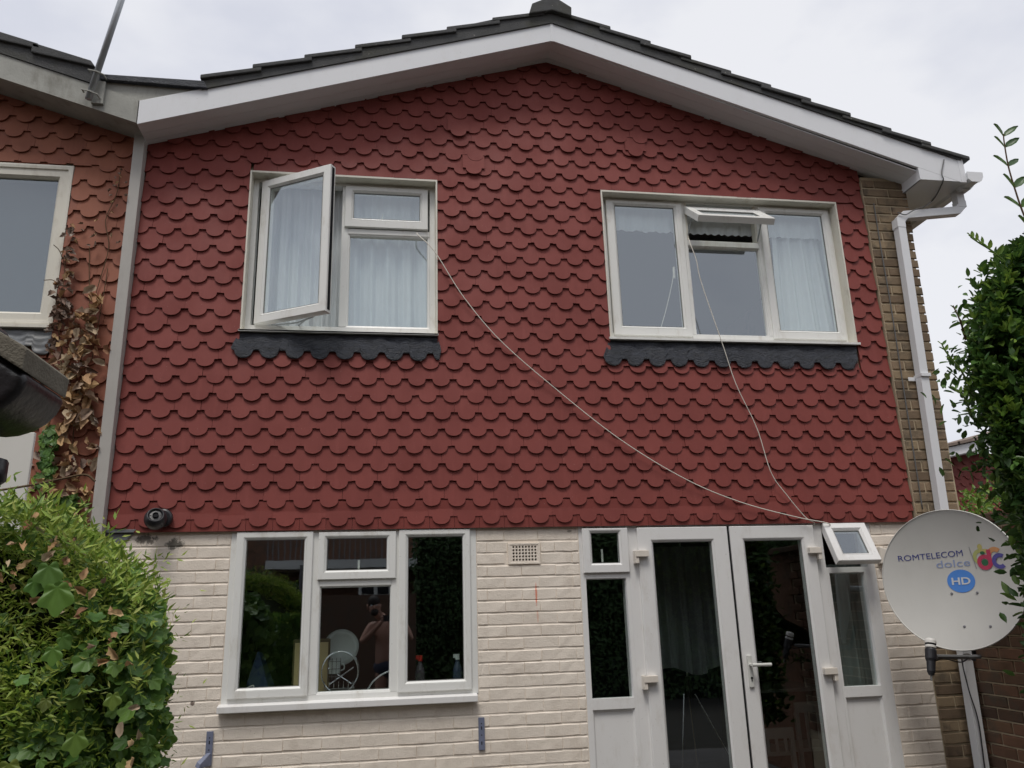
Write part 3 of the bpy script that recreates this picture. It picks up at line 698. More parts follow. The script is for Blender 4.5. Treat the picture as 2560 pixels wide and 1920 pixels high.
sqtube([(3.940, -.115, 4.455), (3.936, -.115, 4.38)], .0345).obj('pipe_collar', 'fascia', dp)
MB().box(3.878, 3.955, -.153, -.06, 3.165, 3.192).box(3.828, 3.885, -.068, -.062, 3.150, 3.180).obj('pipe_clip', 'fascia', dp, bevel=.003)
MB().box(3.838, 3.910, -.130, -.05, 1.19, 1.215).obj('pipe_clip', 'fascia', dp, bevel=.003)
# air brick: plate with eight by five holes
av = MB(); x0, x1, z0, z1 = .792, .990, 1.888, 2.010
hx = [.8145+i*.02075 for i in range(8)]; hz = [1.9035+i*.0205 for i in range(5)]; hs = .0125
xs = [x0]; 
for x in hx: xs += [x, x+hs]
xs.append(x1)
for i in range(len(xs)-1):
    a, b_ = xs[i], xs[i+1]
    if i % 2 == 0: av.box(a, b_, -.010, .02, z0, z1)
    else:
        zc_ = z0
        for z in hz: av.box(a, b_, -.010, .02, zc_, z); zc_ = z+hs
        av.box(a, b_, -.010, .02, zc_, z1)
vent = av.obj('air_brick', 'wbrick', house)
MB().box(.79, .992, .022, .19, 1.886, 2.012).obj('vent_void', 'gap', house)
MB().ring(.783, .998, 1.880, 2.018, [(0, .0), (.002, -.013), (.012, -.013), (.016, -.008), (.016, .0)]).obj('vent_rim', 'wbrick', vent)
jb = MB().prism([(3.39, 1.83), (3.44, 1.83), (3.45, 1.93), (3.40, 1.95)], -.05, -.008).obj('junction_box', 'hinge', None, bevel=.01, seg=3)
tag(jb, 'small cream junction box on the painted brick right of the open vent', 'box')

# ------------------------------------------------------------------ neighbouring house (left)
rowj2 = rowj; 
planN = plan_tiles(-4.95, -1.765, 4.092-17*.1155, -2.006+.0, 33, lambda x: (4.83-.32*(x+1.7))+.05, [(-3.26, -2.145, 3.28, 4.61)])
planN.sort(key=lambda p_: -p_[1]+abs(p_[0]-3.7)*.3)
place_tiles(planN, nbh, 'tile2')
nso = lambda x: 4.84-.32*(x+1.70)
mb = MB(); hole = (-3.3, -2.145, 3.44, 4.60)
mb.box(-2.146, -1.765, .004, .2, 0, 4.84); mb.prism([(-5, 4.60), (-2.146, 4.60), (-2.146, nso(-2.146)), (-5, nso(-5))], .004, .2); mb.box(-3.26, -2.146, .004, .2, 0, 3.44); mb.box(-5, -3.26, .004, .2, 0, 4.6)
mb.obj('upper_wall', 'mortar', nbh)
MB().prism([(-4.6, 5.73), (-1.700, 4.813), (-1.700, 4.99), (-4.6, 5.91)], -.275, -.25).obj('bargeboard', 'oldwood', nbh)
MB().add([(-4.6, -.25, 5.74), (-1.70, -.25, 4.82), (-1.70, .01, 4.82), (-4.6, .01, 5.74), (-4.6, -.25, 5.75), (-1.70, -.25, 4.83), (-1.70, .01, 4.83), (-4.6, .01, 5.75)], [(0,1,2,3), (7,6,5,4), (0,4,5,1), (1,5,6,2), (2,6,7,3), (3,7,4,0)]).obj('soffit_board', 'oldwood', nbh)
mbn = MB()
for i in range(9):
    x = -2.0-i*.345; z = 5.235+i*.104
    t_ = .05
    MB().prism([(x+.012, z-.03), (x-.02, z+.016), (x-.40, z+.125), (x-.40, z+.05)][::-1], -.31, .0).obj('roof_tile', 'roof', nbh, bevel=.008)
    mbn.prism([(x+.012, z-.03), (x-.02, z+.016), (x-.40, z+.125), (x-.40, z+.05)][::-1], .002, 8)
mbn.obj('roof_covering', 'roof', nbh)
MB().prism([(-4.6, 5.90), (-1.985, 5.085), (-1.985, 5.215), (-4.6, 6.02)], -.285, -.1).obj('verge_mortar', 'roof', nbh)
nw = window(nbh, 'single-pane upper window with a dusty grey blind', (-3.25, -2.148, 3.42, 4.60), 0, None)
MB().ring(-3.25, -2.148, 3.445, 4.602, [(0, .06), (0, -.034), (.012, -.036), (.030, -.034), (.034, -.024), (.080, -.024), (.096, -.005), (.096, .06)]).obj('window_frame', 'casing', nw)
MB().box(-3.16, -2.24, .01, .014, 3.53, 4.52).obj('pane', 'glassdirty', nw)
MB().box(-3.2, -2.2, .09, .095, 3.5, 4.56).obj('blind', 'lightwall', nw)
MB().box(-3.30, -2.135, -.05, .01, 3.425, 3.446).box(-3.30, -2.14, .10, .15, 3.4, 4.6).obj('window_sill', 'casing', nw)
apron(nw, -3.2, -2.136, -3.008, 6, 3.424, 3.296, 3.240, -3.2, -2.146, 'lead2')
ap = empty('aerial_pole', (-1.98, -.32, 4.93), 'thin grey metal aerial pole clamped to the old bargeboard at the roof valley', 'pole')
MB().tube([(-1.992, -.335, 4.93), (-1.700, -.335, 6.78)], .021, 12).obj('mast', 'steel', ap, smooth=True)
for z, x in ((4.975, -1.985), (5.13, -1.961)):
    MB().tube([(x-.055, -.300, z+.03), (x-.05, -.345, z+.02), (x, -.362, z), (x+.045, -.34, z-.008), (x+.05, -.29, z-.01)], .006, 6).obj('clamp', 'oldwood', ap)
MB().box(-1.99, -1.915, -.298, -.277, 4.93, 5.10).obj('bracket_plate', 'oldwood', ap)

# ------------------------------------------------------------------ distant house on the right
fh = empty('distant_house', (11, 7, 0), 'distant red-tiled house glimpsed between brick corner and tall hedge', 'house')
MB().box(8.25, 14.5, 6.1, 12, 0, 3.75).obj('wall', 'mortar', fh)
mbf = MB(); tv = []
for k in range(17):
    z = 1.75+k*.116
    for i in range(16):
        x = 8.3+i*TP+(k % 2)*TP/2
        if z > 3.70+.2*(x-8.4): continue
        n0 = len(mbf.v); tile_solid(mbf, OUT, x, z); mbf.v[n0:] = [(a, b_+6.1, c_) for a, b_, c_ in mbf.v[n0:]]; tv += [random.random()]*(len(mbf.v)-n0)
me = bpy.data.meshes.new('wall_tile_field'); me.from_pydata(mbf.v, [], mbf.f); add_tint(me, tv); o = link('wall_tile_field', me, 'tile', fh); o.location = wloc(fh); o['kind'] = 'stuff'
MB().prism([(8.2, 3.60), (11, 4.16), (11, 4.29), (8.2, 3.74)], 5.75, 5.8).obj('bargeboard', 'fascia', fh)
MB().prism([(8.2, 3.585), (11, 4.145), (11, 4.165), (8.2, 3.605)], 5.78, 6.1).obj('soffit_board', 'fascia', fh)
M['farroof'] = plain('lichened roof', (.21,.165,.14), .9, .2, .45, 14, .8, 30)
mbr = MB()
for i in range(12):
    a = 8.15+i*.3; mbr.prism([(a, 3.745+.2*i*.3), (a+.33, 3.81+.2*i*.3), (a+.33, 3.85+.2*i*.3), (a, 3.79+.2*i*.3)], 5.7, 12)
for i in range(20):
    y = 5.7+i*.3; mbr.add([(8.15, y, 3.76), (11.6, y, 4.60), (11.6, y+.31, 4.63), (8.15, y+.31, 3.79)], [(0,1,2,3)])
mbr.obj('roof', 'farroof', fh)

# ------------------------------------------------------------------ garden wall on the right
gw = empty('garden_wall', (4.04, -1.6, 0), 'brown brick garden wall running forward from the house corner behind the dish', 'wall')
MB().box(3.936, 4.15, -2.3, -.01, 0, 2.06).obj('wall_core', 'mortar', gw); MB().box(3.928, 4.15, -3.4, -2.301, 0, 2.06).obj('wall_core', 'gbrick', gw)
for k in range(5, 27):
    zc = .06+.0758*k+.0375; y = -.012-(.112 if k % 2 else 0)
    if k % 2: put_brick(gw, 'gbrick', 0, .1, zc, .0665, 0, proud=.010, rotz=RAD(-90), off=(3.936, -.062, zc))
    j = 0
    while y > -2.2:
        put_brick(gw, 'gbrick', 0, .213, zc, .0665, 0, proud=.012, rotz=RAD(-90), off=(3.936, y-.1115, zc)); y -= .225
MB().box(3.90, 4.18, -3.42, -.16, 2.06, 2.12).obj('coping', 'gbrick', gw, bevel=.01)

# ------------------------------------------------------------------ things on the facade
# dome camera
dc = empty('security_camera', (-1.385, -.04, 2.2), 'black dome security camera fixed below the lowest tiles beside the trim strip', 'camera')
A = Matrix.Translation((-1.385, -.045, 2.20)) @ Matrix.Rotation(RAD(90), 4, 'X')
MB().lathe([(0, 0), (.052, 0), (.056, .006), (.054, .03), (.045, .036), (0, .036)], A, 28).xf(Matrix.Translation((.028, 0, .0))).obj('mount_base', 'dark', dc, smooth=False)
S_ = Matrix.Translation((-1.387, -.112, 2.19)) @ Matrix.Rotation(RAD(12), 4, 'Z') @ Matrix.Rotation(RAD(66), 4, 'X')
prof = [(0, -.066)]+[(.066*math.sin(a), -.066*math.cos(a)) for a in [math.pi*k/14 for k in range(1, 11)]]+[(.046, .050), (.042, .050), (.040, .040), (.032, .036)]
MB().lathe(prof, S_, 28).obj('camera_ball', 'dark', dc, smooth=True)
MB().lathe([(.0, .039), (.033, .038), (.033, .034)], S_, 24).obj('lens_plate', 'darkgloss', dc)
ln = MB().lathe([(.0, .044), (.012, .044), (.014, .050), (.017, .050), (.018, .036)], S_, 20).obj('lens', 'gap', dc)
for a in (0, 180): MB().lathe([(0, .004), (.0028, .002), (.003, 0)], S_ @ Matrix.Translation((.027*math.cos(RAD(a)), .027*math.sin(RAD(a)), .039)), 8).obj('screw', 'chrome', dc)
# cables
def cable(pts, r, mat, label, name='cable'):
    o = MB().tube(spline(pts, 8), r, 6).obj(name, mat, None, smooth=True); return tag(o, label, 'cable')
c1 = [(.185, .02, 4.235), (.197, -.03, 4.189), (.312, -.06, 4.051), (.506, -.062, 3.722), (.76, -.062, 3.402), (1.139, -.062, 3.056), (1.578, -.062, 2.699), (2.019, -.062, 2.425), (2.404, -.062, 2.263), (2.8, -.060, 2.157), (3.035, -.052, 2.112), (3.06, .01, 2.09)]
cable(c1, .0036, 'wire', 'long white cable looping from the left upper window down to the door frame')
c2 = [(2.29, .10, 4.292), (2.262, .05, 4.300), (2.24, -.02, 4.22), (2.262, -.05, 4.077), (2.285, -.05, 3.89), (2.393, -.058, 3.422), (2.465, -.06, 3.108), (2.585, -.06, 2.786), (2.651, -.062, 2.471), (2.751, -.06, 2.308), (2.868, -.058, 2.156), (2.932, -.05, 2.12), (2.96, .01, 2.10)]
cable(c2, .0032, 'wire', 'short white cable hanging from the open vent of the right upper window')
cable([(4.304, -.283, 4.915), (4.258, -.285, 4.793), (4.262, -.284, 4.735), (4.30, -.2, 4.724), (4.36, -.06, 4.722), (4.385, .03, 4.722), (4.30, -.08, 4.66), (4.148, -.165, 4.557), (4.05, -.165, 4.52), (3.975, -.162, 4.480), (3.913, -.158, 4.498)], .0045, 'wire_dark', 'thin grey aerial lead hanging round the eaves box')
cable([(3.79, -.064, 4.62), (3.785, -.066, 4.2), (3.787, -.066, 3.8), (3.782, -.066, 3.45), (3.775, -.066, 3.0), (3.77, -.066, 2.55), (3.765, -.066, 2.2)], .0045, 'wire_dark', 'dark cable running down the bare brick corner beside the tiles')
# shelf brackets
def bracket(x, z, label, arm):
    b0 = empty('wall_bracket', (x, 0, z), label, 'bracket', 'steel brackets left on the painted brick')
    MB().prism([(x-.019, z-.185), (x+.019, z-.185), (x+.019, z), (x-.019, z)], -.016, -.0085).obj('back_plate', 'bracket', b0, bevel=.002)
    for i, dz in enumerate((-.035, -.06, -.10, -.145)):
        MB().box(x-.003, x+.003, -.0172, -.0155, z+dz-(.009 if i % 2 else .003), z+dz+(.009 if i % 2 else .003)).obj('screw_hole', 'gap', b0)
    if arm:
        MB().add([(x-.017, -.017, z-.185), (x+.015, -.017, z-.185), (x+.012, -.017, z-.115), (x-.010, -.017, z-.115), (x-.06, -.075, z-.175), (x-.035, -.085, z-.190), (x-.028, -.080, z-.165), (x-.05, -.07, z-.150)],
                 [(0,1,5,4), (1,2,6,5), (2,3,7,6), (3,0,4,7), (4,5,6,7), (0,3,2,1)]).obj('bracket_arm', 'bracket', b0, bevel=.003)
        for i in range(3): MB().box(x-.006+.008*i-.006, x-.002+.008*i-.006, -.0195, -.0165, z-.17, z-.135).obj('slot', 'gap', b0)
bracket(-1.003, .965, 'blue-grey steel bracket with bent arm on white brick near the left hedge', True)
bracket(.590, .966, 'straight blue-grey steel wall plate on white brick below the kitchen sill', False)
o = MB().lathe([(0, 0), (.03, 0), (.034, .01), (.03, .03), (.02, .045), (0, .05)], Matrix.Translation((1.03, -.008, .535)) @ Matrix.Rotation(RAD(90), 4, 'X'), 20).obj('pipe_outlet', 'lead2', None, bevel=0)
tag(o, 'round grey pipe outlet low on the white brick between kitchen window and doors', 'pipe outlet')

# ------------------------------------------------------------------ satellite dish
DC = Vector((3.475, -.62, 1.705)); nrm = Vector((-.84, -.54, .06)).normalized()
ux = Vector((0, 0, 1)).cross(nrm).normalized()*1; ux = -ux if ux.x < 0 else ux; uz = nrm.cross(ux); uz = uz if uz.z > 0 else -uz
DW, DH = .418, .422          # half width, half height
dish = empty('satellite_dish', DC, 'large pale grey satellite dish in front of the house corner', 'satellite dish')
def dsurf(u, v, off=0):      # u,v in metres on the aperture plane -> paraboloid point
    r2 = (u/DW)**2+(v/DH)**2
    return DC+ux*u+uz*v-nrm*(.075*(1-r2))+nrm*off
mb = MB(); R_, A_ = 14, 72
vs = [dsurf(0, 0)]; fs = []
for i in range(1, R_+1):
    for k in range(A_):
        an = 2*math.pi*k/A_; vs.append(dsurf(DW*i/R_*math.cos(an), DH*i/R_*math.sin(an)))
for k in range(A_): fs.append((0, 1+k, 1+(k+1) % A_))
for i in range(R_-1):
    for k in range(A_): a = 1+i*A_+k; b_ = 1+i*A_+(k+1) % A_; fs.append((a, a+A_, b_+A_, b_))
K = len(vs); vs += [Vector(p_)-nrm*.004 for p_ in vs]; fs += [tuple(i+K for i in reversed(f)) for f in fs]
mb.add(vs, fs); rf = mb.obj('reflector', 'dish', dish, smooth=True)
mb = MB(); prof = [(1.0, .002), (1.008, .006), (1.016, .002), (1.018, -.008), (1.006, -.018), (.995, -.012)]
for s_, h_ in prof:
    for k in range(A_): an = 2*math.pi*k/A_; mb.v.append(tuple(DC+ux*DW*s_*math.cos(an)+uz*DH*s_*math.sin(an)+nrm*h_))
for i in range(len(prof)):
    j = (i+1) % len(prof)
    for k in range(A_): l = (k+1) % A_; mb.f.append((i*A_+k, i*A_+l, j*A_+l, j*A_+k))
mb.obj('rolled_rim', 'dish', dish, smooth=True)
def decal_mesh(name, vs2, fs2, mat, off=.0022, parent=None):
    me = bpy.data.meshes.new(name); me.from_pydata([tuple(dsurf(u, v, off)) for u, v in vs2], [], fs2); o = link(name, me, mat, parent or rf); o.location = wloc(parent or rf)
    return o
def text2d(txt, height, width, u0, v0, bold=0., skew=0., rot=0.):
    cu = bpy.data.curves.new('txt', 'FONT'); cu.body = txt; cu.size = 1; cu.offset = bold; cu.resolution_u = 4
    to = bpy.data.objects.new('txt', cu); COL.objects.link(to); dg = bpy.context.evaluated_depsgraph_get(); me = to.evaluated_get(dg).to_mesh()
    v = [(p_.co.x, p_.co.y) for p_ in me.vertices]; f = [tuple(p_.vertices) for p_ in me.polygons]; to.to_mesh_clear(); bpy.data.objects.remove(to); bpy.data.curves.remove(cu)
    xs_ = [a for a, _ in v]; ys_ = [b_ for _, b_ in v]; x0_, x1_, y0_, y1_ = min(xs_), max(xs_), min(ys_), max(ys_)
    out = []
    for a, b_ in v:
        p_ = (a-x0_)/(x1_-x0_)*width; q = (b_-y0_)/(y1_-y0_)*height; out.append((u0+p_, v0+q+p_*rot))
    return out, f
def ell(cu_, cv_, ru, rv, n=40):      # disc in rings, so that it follows the curved reflector
    v = [(cu_, cv_)]; f = []
    for j in range(1, 6): v += [(cu_+ru*j/5*math.cos(2*math.pi*i/n), cv_+rv*j/5*math.sin(2*math.pi*i/n)) for i in range(n)]
    for i in range(n): f.append((0, 1+i, 1+(i+1) % n))
    for j in range(4):
        for i in range(n): a = 1+j*n+i; b_ = 1+j*n+(i+1) % n; f.append((a, a+n, b_+n, b_))
    return v, f
def arc(cu_, cv_, r1, r2, a0, a1, n=30):
    v = []; f = []
    for i in range(n+1): a = RAD(a0+(a1-a0)*i/n); v += [(cu_+r1*math.cos(a), cv_+r1*math.sin(a)), (cu_+r2*math.cos(a), cv_+r2*math.sin(a))]
    for i in range(n): f.append((2*i, 2*i+1, 2*i+3, 2*i+2))
    return v, f
KU = .94
v, f = text2d('ROMTELECOM', .036, 0.410*KU, -.335*KU, .125, .0, rot=.04); decal_mesh('lettering', v, f, 'navy')['label'] = 'navy ROMTELECOM lettering'
v, f = text2d('dolce', .044, .215*KU, -.105*KU, .073, 0.0, rot=.02); decal_mesh('lettering', v, f, 'skyblue')['label'] = 'pale blue dolce lettering'
v, f = ell(.035*KU, -.012, .088*KU, .070); decal_mesh('roundel', v, f, 'hdblue')['label'] = 'blue oval with HD'
v, f = text2d('HD', .044, .118*KU, -.024*KU, -.034, .022); decal_mesh('lettering', v, f, 'hdwhite', .0042)['label'] = 'white HD letters'
decal_mesh('divider_line', [(.121*KU, .19), (.1245*KU, .19), (.147*KU, .055), (.1435*KU, .055)], [(0, 1, 2, 3)], 'lineblack')
lg = [('logogreen', arc(.185*KU, .125, .048, .026, 90, 250), .0018), ('logoyellow', ell(.190*KU, .185, .015*KU, .018), .0018), ('logoyellow', arc(.215*KU, .115, .056, .032, 40, 130), .0020),
      ('logoorange', arc(.275*KU, .130, .048, .020, 40, 160), .0022), ('logored', arc(.205*KU, .092, .046, .022, 0, 360), .0034), ('logored', ([(.226*KU, .07), (.252*KU, .07), (.252*KU, .165), (.226*KU, .165)], [(0, 1, 2, 3)]), .0036),
      ('logonavy', arc(.300*KU, .093, .046, .022, 50, 310), .0044), ('logodkgreen', ell(.205*KU, .090, .020, .020), .0030), ('logodkgreen', ell(.200*KU, .148, .014, .010), .0050)]
for mt_, (v, f), off in lg: decal_mesh('emblem_shape', v, f, mt_, off)
for (u, v_) in ((-.035, -.085), (.125, -.085), (.025, -.285), (.185, -.285)):
    p_ = dsurf(u*KU, v_, .003); MB().lathe([(0, .004), (.006, .003), (.008, 0), (.008, -.004)], Matrix.Translation(p_) @ nrm.to_track_quat('Z', 'Y').to_matrix().to_4x4(), 12).obj('bolt', 'lineblack', rf)
# arm, LNB, mount
bot = DC-uz*(DH+.005)+ux*.05-nrm*.03; lnb = Vector((3.085, -.86, 1.272))
a0 = bot-uz*.03; 
MB().tube([DC-uz*.30-nrm*.09+ux*.04, a0-nrm*.02, a0+Vector((0,0,-.02))], .013, 8).obj('arm_bracket', 'dark', dish)
ar = MB().tube([a0+ux*.04, a0+Vector((-.06, -.03, 0)), lnb+Vector((.045, .02, -.004))], .012, 8).obj('feed_arm', 'wire_dark', dish)
LD = Vector((.16, .10, .55)).normalized(); LM = Matrix.Translation(lnb) @ LD.to_track_quat('Z', 'Y').to_matrix().to_4x4()
ho = MB().lathe([(0, -.105), (.014, -.105), (.022, -.085), (.024, -.03), (.030, -.015), (.031, .035), (.026, .045), (0, .045)], LM, 20).obj('receiver_body', 'dark', dish, smooth=False)
MB().lathe([(.026, .045), (.030, .048), (.0305, .058), (.027, .062)], LM, 20).lathe([(.025, .070), (.031, .072), (.031, .086), (.027, .098), (0, .102)], LM, 20).obj('receiver_cap', 'panel', ho)
MB().lathe([(.0255, .060), (.0285, .062), (.0285, .071), (.0255, .072)], LM, 20).obj('receiver_band', 'gap', ho)
MB().tube([lnb-LD*.10, lnb-LD*.135], .006, 6).obj('cable_plug', 'wire_dark', ho)
MB().tube([DC-nrm*.08-uz*.02, DC-nrm*.16-uz*.02, (3.95, -.17, 1.66)], .020, 10).tube([(3.80, -.25, 1.30), (3.80, -.25, 1.95)], .020, 10).tube([(3.80, -.25, 1.45), (3.925, -.15, 1.45)], .018, 8).tube([(3.80, -.25, 1.85), (3.925, -.15, 1.85)], .018, 8).obj('wall_mount', 'steel', dish)
cb = spline([lnb+Vector((.03, .02, -.03)), lnb+Vector((.12, .06, -.02)), a0+Vector((-.10, -.02, -.028)), a0+Vector((.06, .10, .0)), Vector((3.82, -.135, 1.20)), Vector((3.83, -.135, 1.0)), Vector((3.86, -.135, .8)), Vector((3.85, -.132, .5)), Vector((3.85, -.13, .1))], 8)
o = MB().tube(cb, .0042, 6).obj('cable', 'dark', None, smooth=True); tag(o, 'black cable running from the dish receiver down in front of the white downpipe', 'cable')

# ------------------------------------------------------------------ indoors, seen through the glass
def pleat(x0, x1, z0, z1, y, amp, waves, mat, name='curtain', parent=None, nx=160, nz=12, taper=0., seed=1, drop=None):
    r = random.Random(seed); ph = [r.uniform(0, 6.28) for _ in range(5)]; vs = []; fs = []
    for j in range(nz+1):
        v = j/nz; z = z0+(z1-z0)*v
        for i in range(nx+1):
            u = i/nx; x = x0+(x1-x0)*u+taper*(1-v)*(u-.5)
            a = amp*(.55+.45*(1-v))
            y_ = y+a*(math.sin(u*waves*6.283+ph[0]+.5*math.sin(v*2+ph[1]))+.45*math.sin(u*waves*2.3*6.283+ph[2]+v)+.25*math.sin(u*waves*.43*6.283+ph[3]))
            vs.append((x, y_, z+(drop(u) if (drop and j == 0) else 0)))
    n = nx+1
    for j in range(nz):
        for i in range(nx): a = j*n+i; fs.append((a, a+1, a+n+1, a+n))
    return MB().add(vs, fs).obj(name, mat, parent, smooth=True)
o = pleat(-.93, -.32, 3.47, 4.62, .165, .018, 6, 'curtain', seed=3, nx=220); tag(o, 'white net curtain behind the open casement of the left upper window', 'curtain')
o = pleat(-.33, .31, 3.45, 4.62, .155, .020, 5, 'curtain', seed=8, nx=200); tag(o, 'white net curtain behind the fixed pane under the closed fanlight', 'curtain')
o = pleat(3.00, 3.46, 3.45, 4.40, .16, .022, 4, 'curtain', seed=5, taper=.12); tag(o, 'white curtain bunched behind the rightmost upper pane', 'curtain')
o = pleat(1.58, 3.45, 4.385, 4.66, .135, .008, 14, 'curtain', seed=9, nx=400, nz=5, drop=lambda u: .004*math.sin(u*210)+.003*math.sin(u*83), name='curtain_valance'); tag(o, 'pale frilled valance along the top of the right upper window', 'valance')
o = pleat(3.07, 3.36, .1, 1.84, .15, .025, 2.5, 'greycurtain', seed=12, nx=120); tag(o, 'grey-green curtain behind the right side panel of the doors', 'curtain')
o = pleat(1.95, 2.52, 1.13, 2.02, .62, .03, 4.5, 'darkcloth', seed=22, nx=140, drop=lambda u: .03*math.sin(u*9), name='hanging_cloth'); tag(o, 'dark grey cloth hanging inside behind the left door leaf', 'cloth')
o = MB().tube(spline([(2.155, .13, 4.10), (2.13, .13, 3.97), (2.06, .13, 3.74), (2.0, .13, 3.575)], 5), .003, 6).tube([(2.152, .13, 4.09), (2.148, .13, 4.0)], .010, 8).obj('blind_cord', 'wire', None); tag(o, 'white pull cord with toggle behind the leftmost pane of the right upper window', 'cord')
# clothes stand (tripod)
ts = empty('tripod_stand', (2.23, .8, 0), 'metal tripod stand inside behind the left door leaf', 'stand')
MB().tube([(2.263, .8, 2.06), (2.233, .8, 1.076)], .008, 8).obj('pole', 'steel', ts)
for p_, q in (((2.19, .78, .96), (2.02, .62, .03)), ((2.273, .78, .955), (2.70, .62, .03)), ((2.24, .82, .96), (2.42, 1.2, .03))): MB().tube([p_, q], .007, 6).obj('leg', 'chrome', ts)
MB().tube([(2.232, .8, 1.08), (2.232, .8, .93)], .024, 8).obj('hub', 'dark', ts)
def chair(x, z, y, w, label):
    c_ = empty('dining_chair', (x+w/2, y, 0), label, 'chair', 'pale wooden chairs inside the garden doors')
    MB().box(x, x+w, y, y+.02, z-.08, z).obj('top_rail', 'greywood', c_, bevel=.004)
    for a in (x, x+w-.035): MB().box(a, a+.035, y, y+.03, .03, z-.0805).obj('leg', 'greywood', c_, bevel=.003)
    for i in range(1, 4): a = x+w*i/4; MB().box(a-.012, a+.012, y+.004, y+.016, .45, z-.0805).obj('slat', 'greywood', c_)
    MB().box(x, x+w, y+.031, y+.42, .42, .45).obj('seat', 'greywood', c_, bevel=.004)
chair(2.93, .63, 1.2, .30, 'lower pale wooden chair back behind the right door leaf')
chair(3.31, .80, 1.3, .40, 'taller pale wooden chair back nearest the right side panel')
tb = empty('side_table', (3.3, 1.7, 0), 'dim grey table top behind the right door leaf', 'table')
MB().box(3.02, 3.75, 1.5, 2.2, .86, .885).obj('table_top', 'greywood', tb, bevel=.003)
for a in (3.05, 3.70): MB().box(a, a+.04, 1.52, 1.56, .03, .859).obj('leg', 'greywood', tb)
o = MB().box(1.1, 3.1, 2.3, 3.0, .2, 1.15).obj('dark_sofa', 'darkblue', None, bevel=.05, seg=4); tag(o, 'dark blue sofa back deep in the living room', 'sofa')
# kitchen
ct = MB().box(-1.7, .84, .21, .75, 1.05, 1.10).obj('worktop', 'lightwall', house)
cb_ = empty('chopping_board', (-.47, .3, 1.14), 'cream rectangular board with dark edge leaning inside the kitchen window', 'board')
MB().box(-.588, -.352, .31, .328, 1.10, 1.452).obj('edge', 'boardedge', cb_, bevel=.008, seg=3)
MB().box(-.575, -.365, .304, .31, 1.105, 1.430).obj('face', 'board', cb_, bevel=.002)
o = MB().lathe([(0, 0), (.075, .0), (.082, .006), (.112, .016), (.114, .020), (.08, .012), (.073, .006), (0, .006)], Matrix.Translation((-.285, .36, 1.39)) @ Matrix.Rotation(RAD(80), 4, 'X'), 40).obj('plate', 'ceramic', None, smooth=True)
tag(o, 'round white dinner plate standing upright in the dish rack', 'plate')
o = MB().lathe([(0, 0), (.036, 0), (.037, .08), (.034, .08), (.033, .005), (0, .005)], Matrix.Translation((-.322, .30, 1.235)), 20).tube(spline([(-.287, .30, 1.30), (-.262, .30, 1.285), (-.262, .30, 1.26), (-.287, .30, 1.25)], 5), .005, 6).obj('mug', 'ceramic', None); tag(o, 'white mug hanging inside the wire cage of the dish rack', 'mug')
dk = empty('dish_rack', (-.28, .3, 1.14), 'chrome wire dish rack inside the middle kitchen pane', 'dish rack')
for y in (.27, .40):
    MB().tube([(-.285+.115*math.cos(RAD(a)), y, 1.245+.115*math.sin(RAD(a))*1.1) for a in range(-60, 241, 10)], .0045, 6).obj('hoop', 'chrome', dk)
MB().tube([(-.35, .28, 1.17), (-.20, .28, 1.27)], .004, 6).tube([(-.21, .28, 1.17), (-.36, .28, 1.27)], .004, 6).obj('cross_brace', 'chrome', dk)
cg = MB()
for i in range(4): cg.tube([(-.36+i*.026, .258, 1.20), (-.36+i*.026, .258, 1.33)], .0018, 5)
for i in range(3): cg.tube([(-.362, .258, 1.22+i*.045), (-.28, .258, 1.22+i*.045)], .0018, 5)
cg.obj('cutlery_cage', 'wire_dark', dk)
tr_ = MB().box(-.38, -.19, .27, .42, 1.142, 1.148)
for i in range(7): tr_.tube([(-.38+i*.03, .265, 1.15), (-.38+i*.03, .265, 1.19)], .003, 5)
tr_.obj('drip_tray', 'chrome', dk)
o = MB().add([(-.86, .30, 1.12), (-.72, .34, 1.12), (-.806, .36, 1.385), (-.815, .355, 1.38), (-.86, .30, 1.2), (-.84, .5, 1.12), (-.70, .52, 1.12), (-.80, .5, 1.37)], [(0,1,2,3,4), (5,7,6), (1,6,7,2), (0,4,3,7,5)]).obj('blue_carton', 'bluebox', None); tag(o, 'blue pointed carton behind the left kitchen pane', 'carton')
o = MB().tube(spline([(-.86, .14, 1.165), (-.84, .14, 1.18), (-.80, .14, 1.195), (-.795, .14, 1.18), (-.81, .14, 1.15)], 6), .004, 6).box(-.835, -.805, .12, .15, 1.142, 1.165).obj('plug_lead', 'pale', None); tag(o, 'short white plug lead on the sill at the far left of the kitchen window', 'cable')
def bottle(x, y, h, w, mbody, mcap, label):
    b0 = empty('bottle', (x, y, 1.14), label, 'bottle')
    MB().lathe([(0, 0), (w, 0), (w, h*.45), (w*.9, h*.55), (w*.4, h*.75), (w*.4, h*.84), (0, h*.84)], Matrix.Translation((x, y, 1.142)), 20).obj('body', mbody, b0, smooth=False)
    MB().lathe([(0, h*.82), (w*.5, h*.82), (w*.5, h), (0, h)], Matrix.Translation((x, y, 1.142)), 14).box(x-w*.9, x, y-.008, y+.008, 1.142+h*.88, 1.142+h).obj('nozzle', mcap, b0)
bottle(.222, .17, .19, .030, 'bottle', 'red', 'spray bottle with red nozzle behind the right kitchen pane')
bottle(.462, .17, .19, .030, 'bottleblue', 'ceramic', 'blue-grey bottle in the corner of the right kitchen pane')
o = MB().tube(spline([(-.105, .15, 1.142), (-.08, .15, 1.18), (-.04, .15, 1.215), (.01, .15, 1.24), (.06, .15, 1.25), (.1, .2, 1.24), (.12, .3, 1.142)], 6), .0055, 8).obj('tap_hose', 'chrome', None, smooth=True); tag(o, 'curved chrome tap spout inside the middle kitchen pane', 'tap')

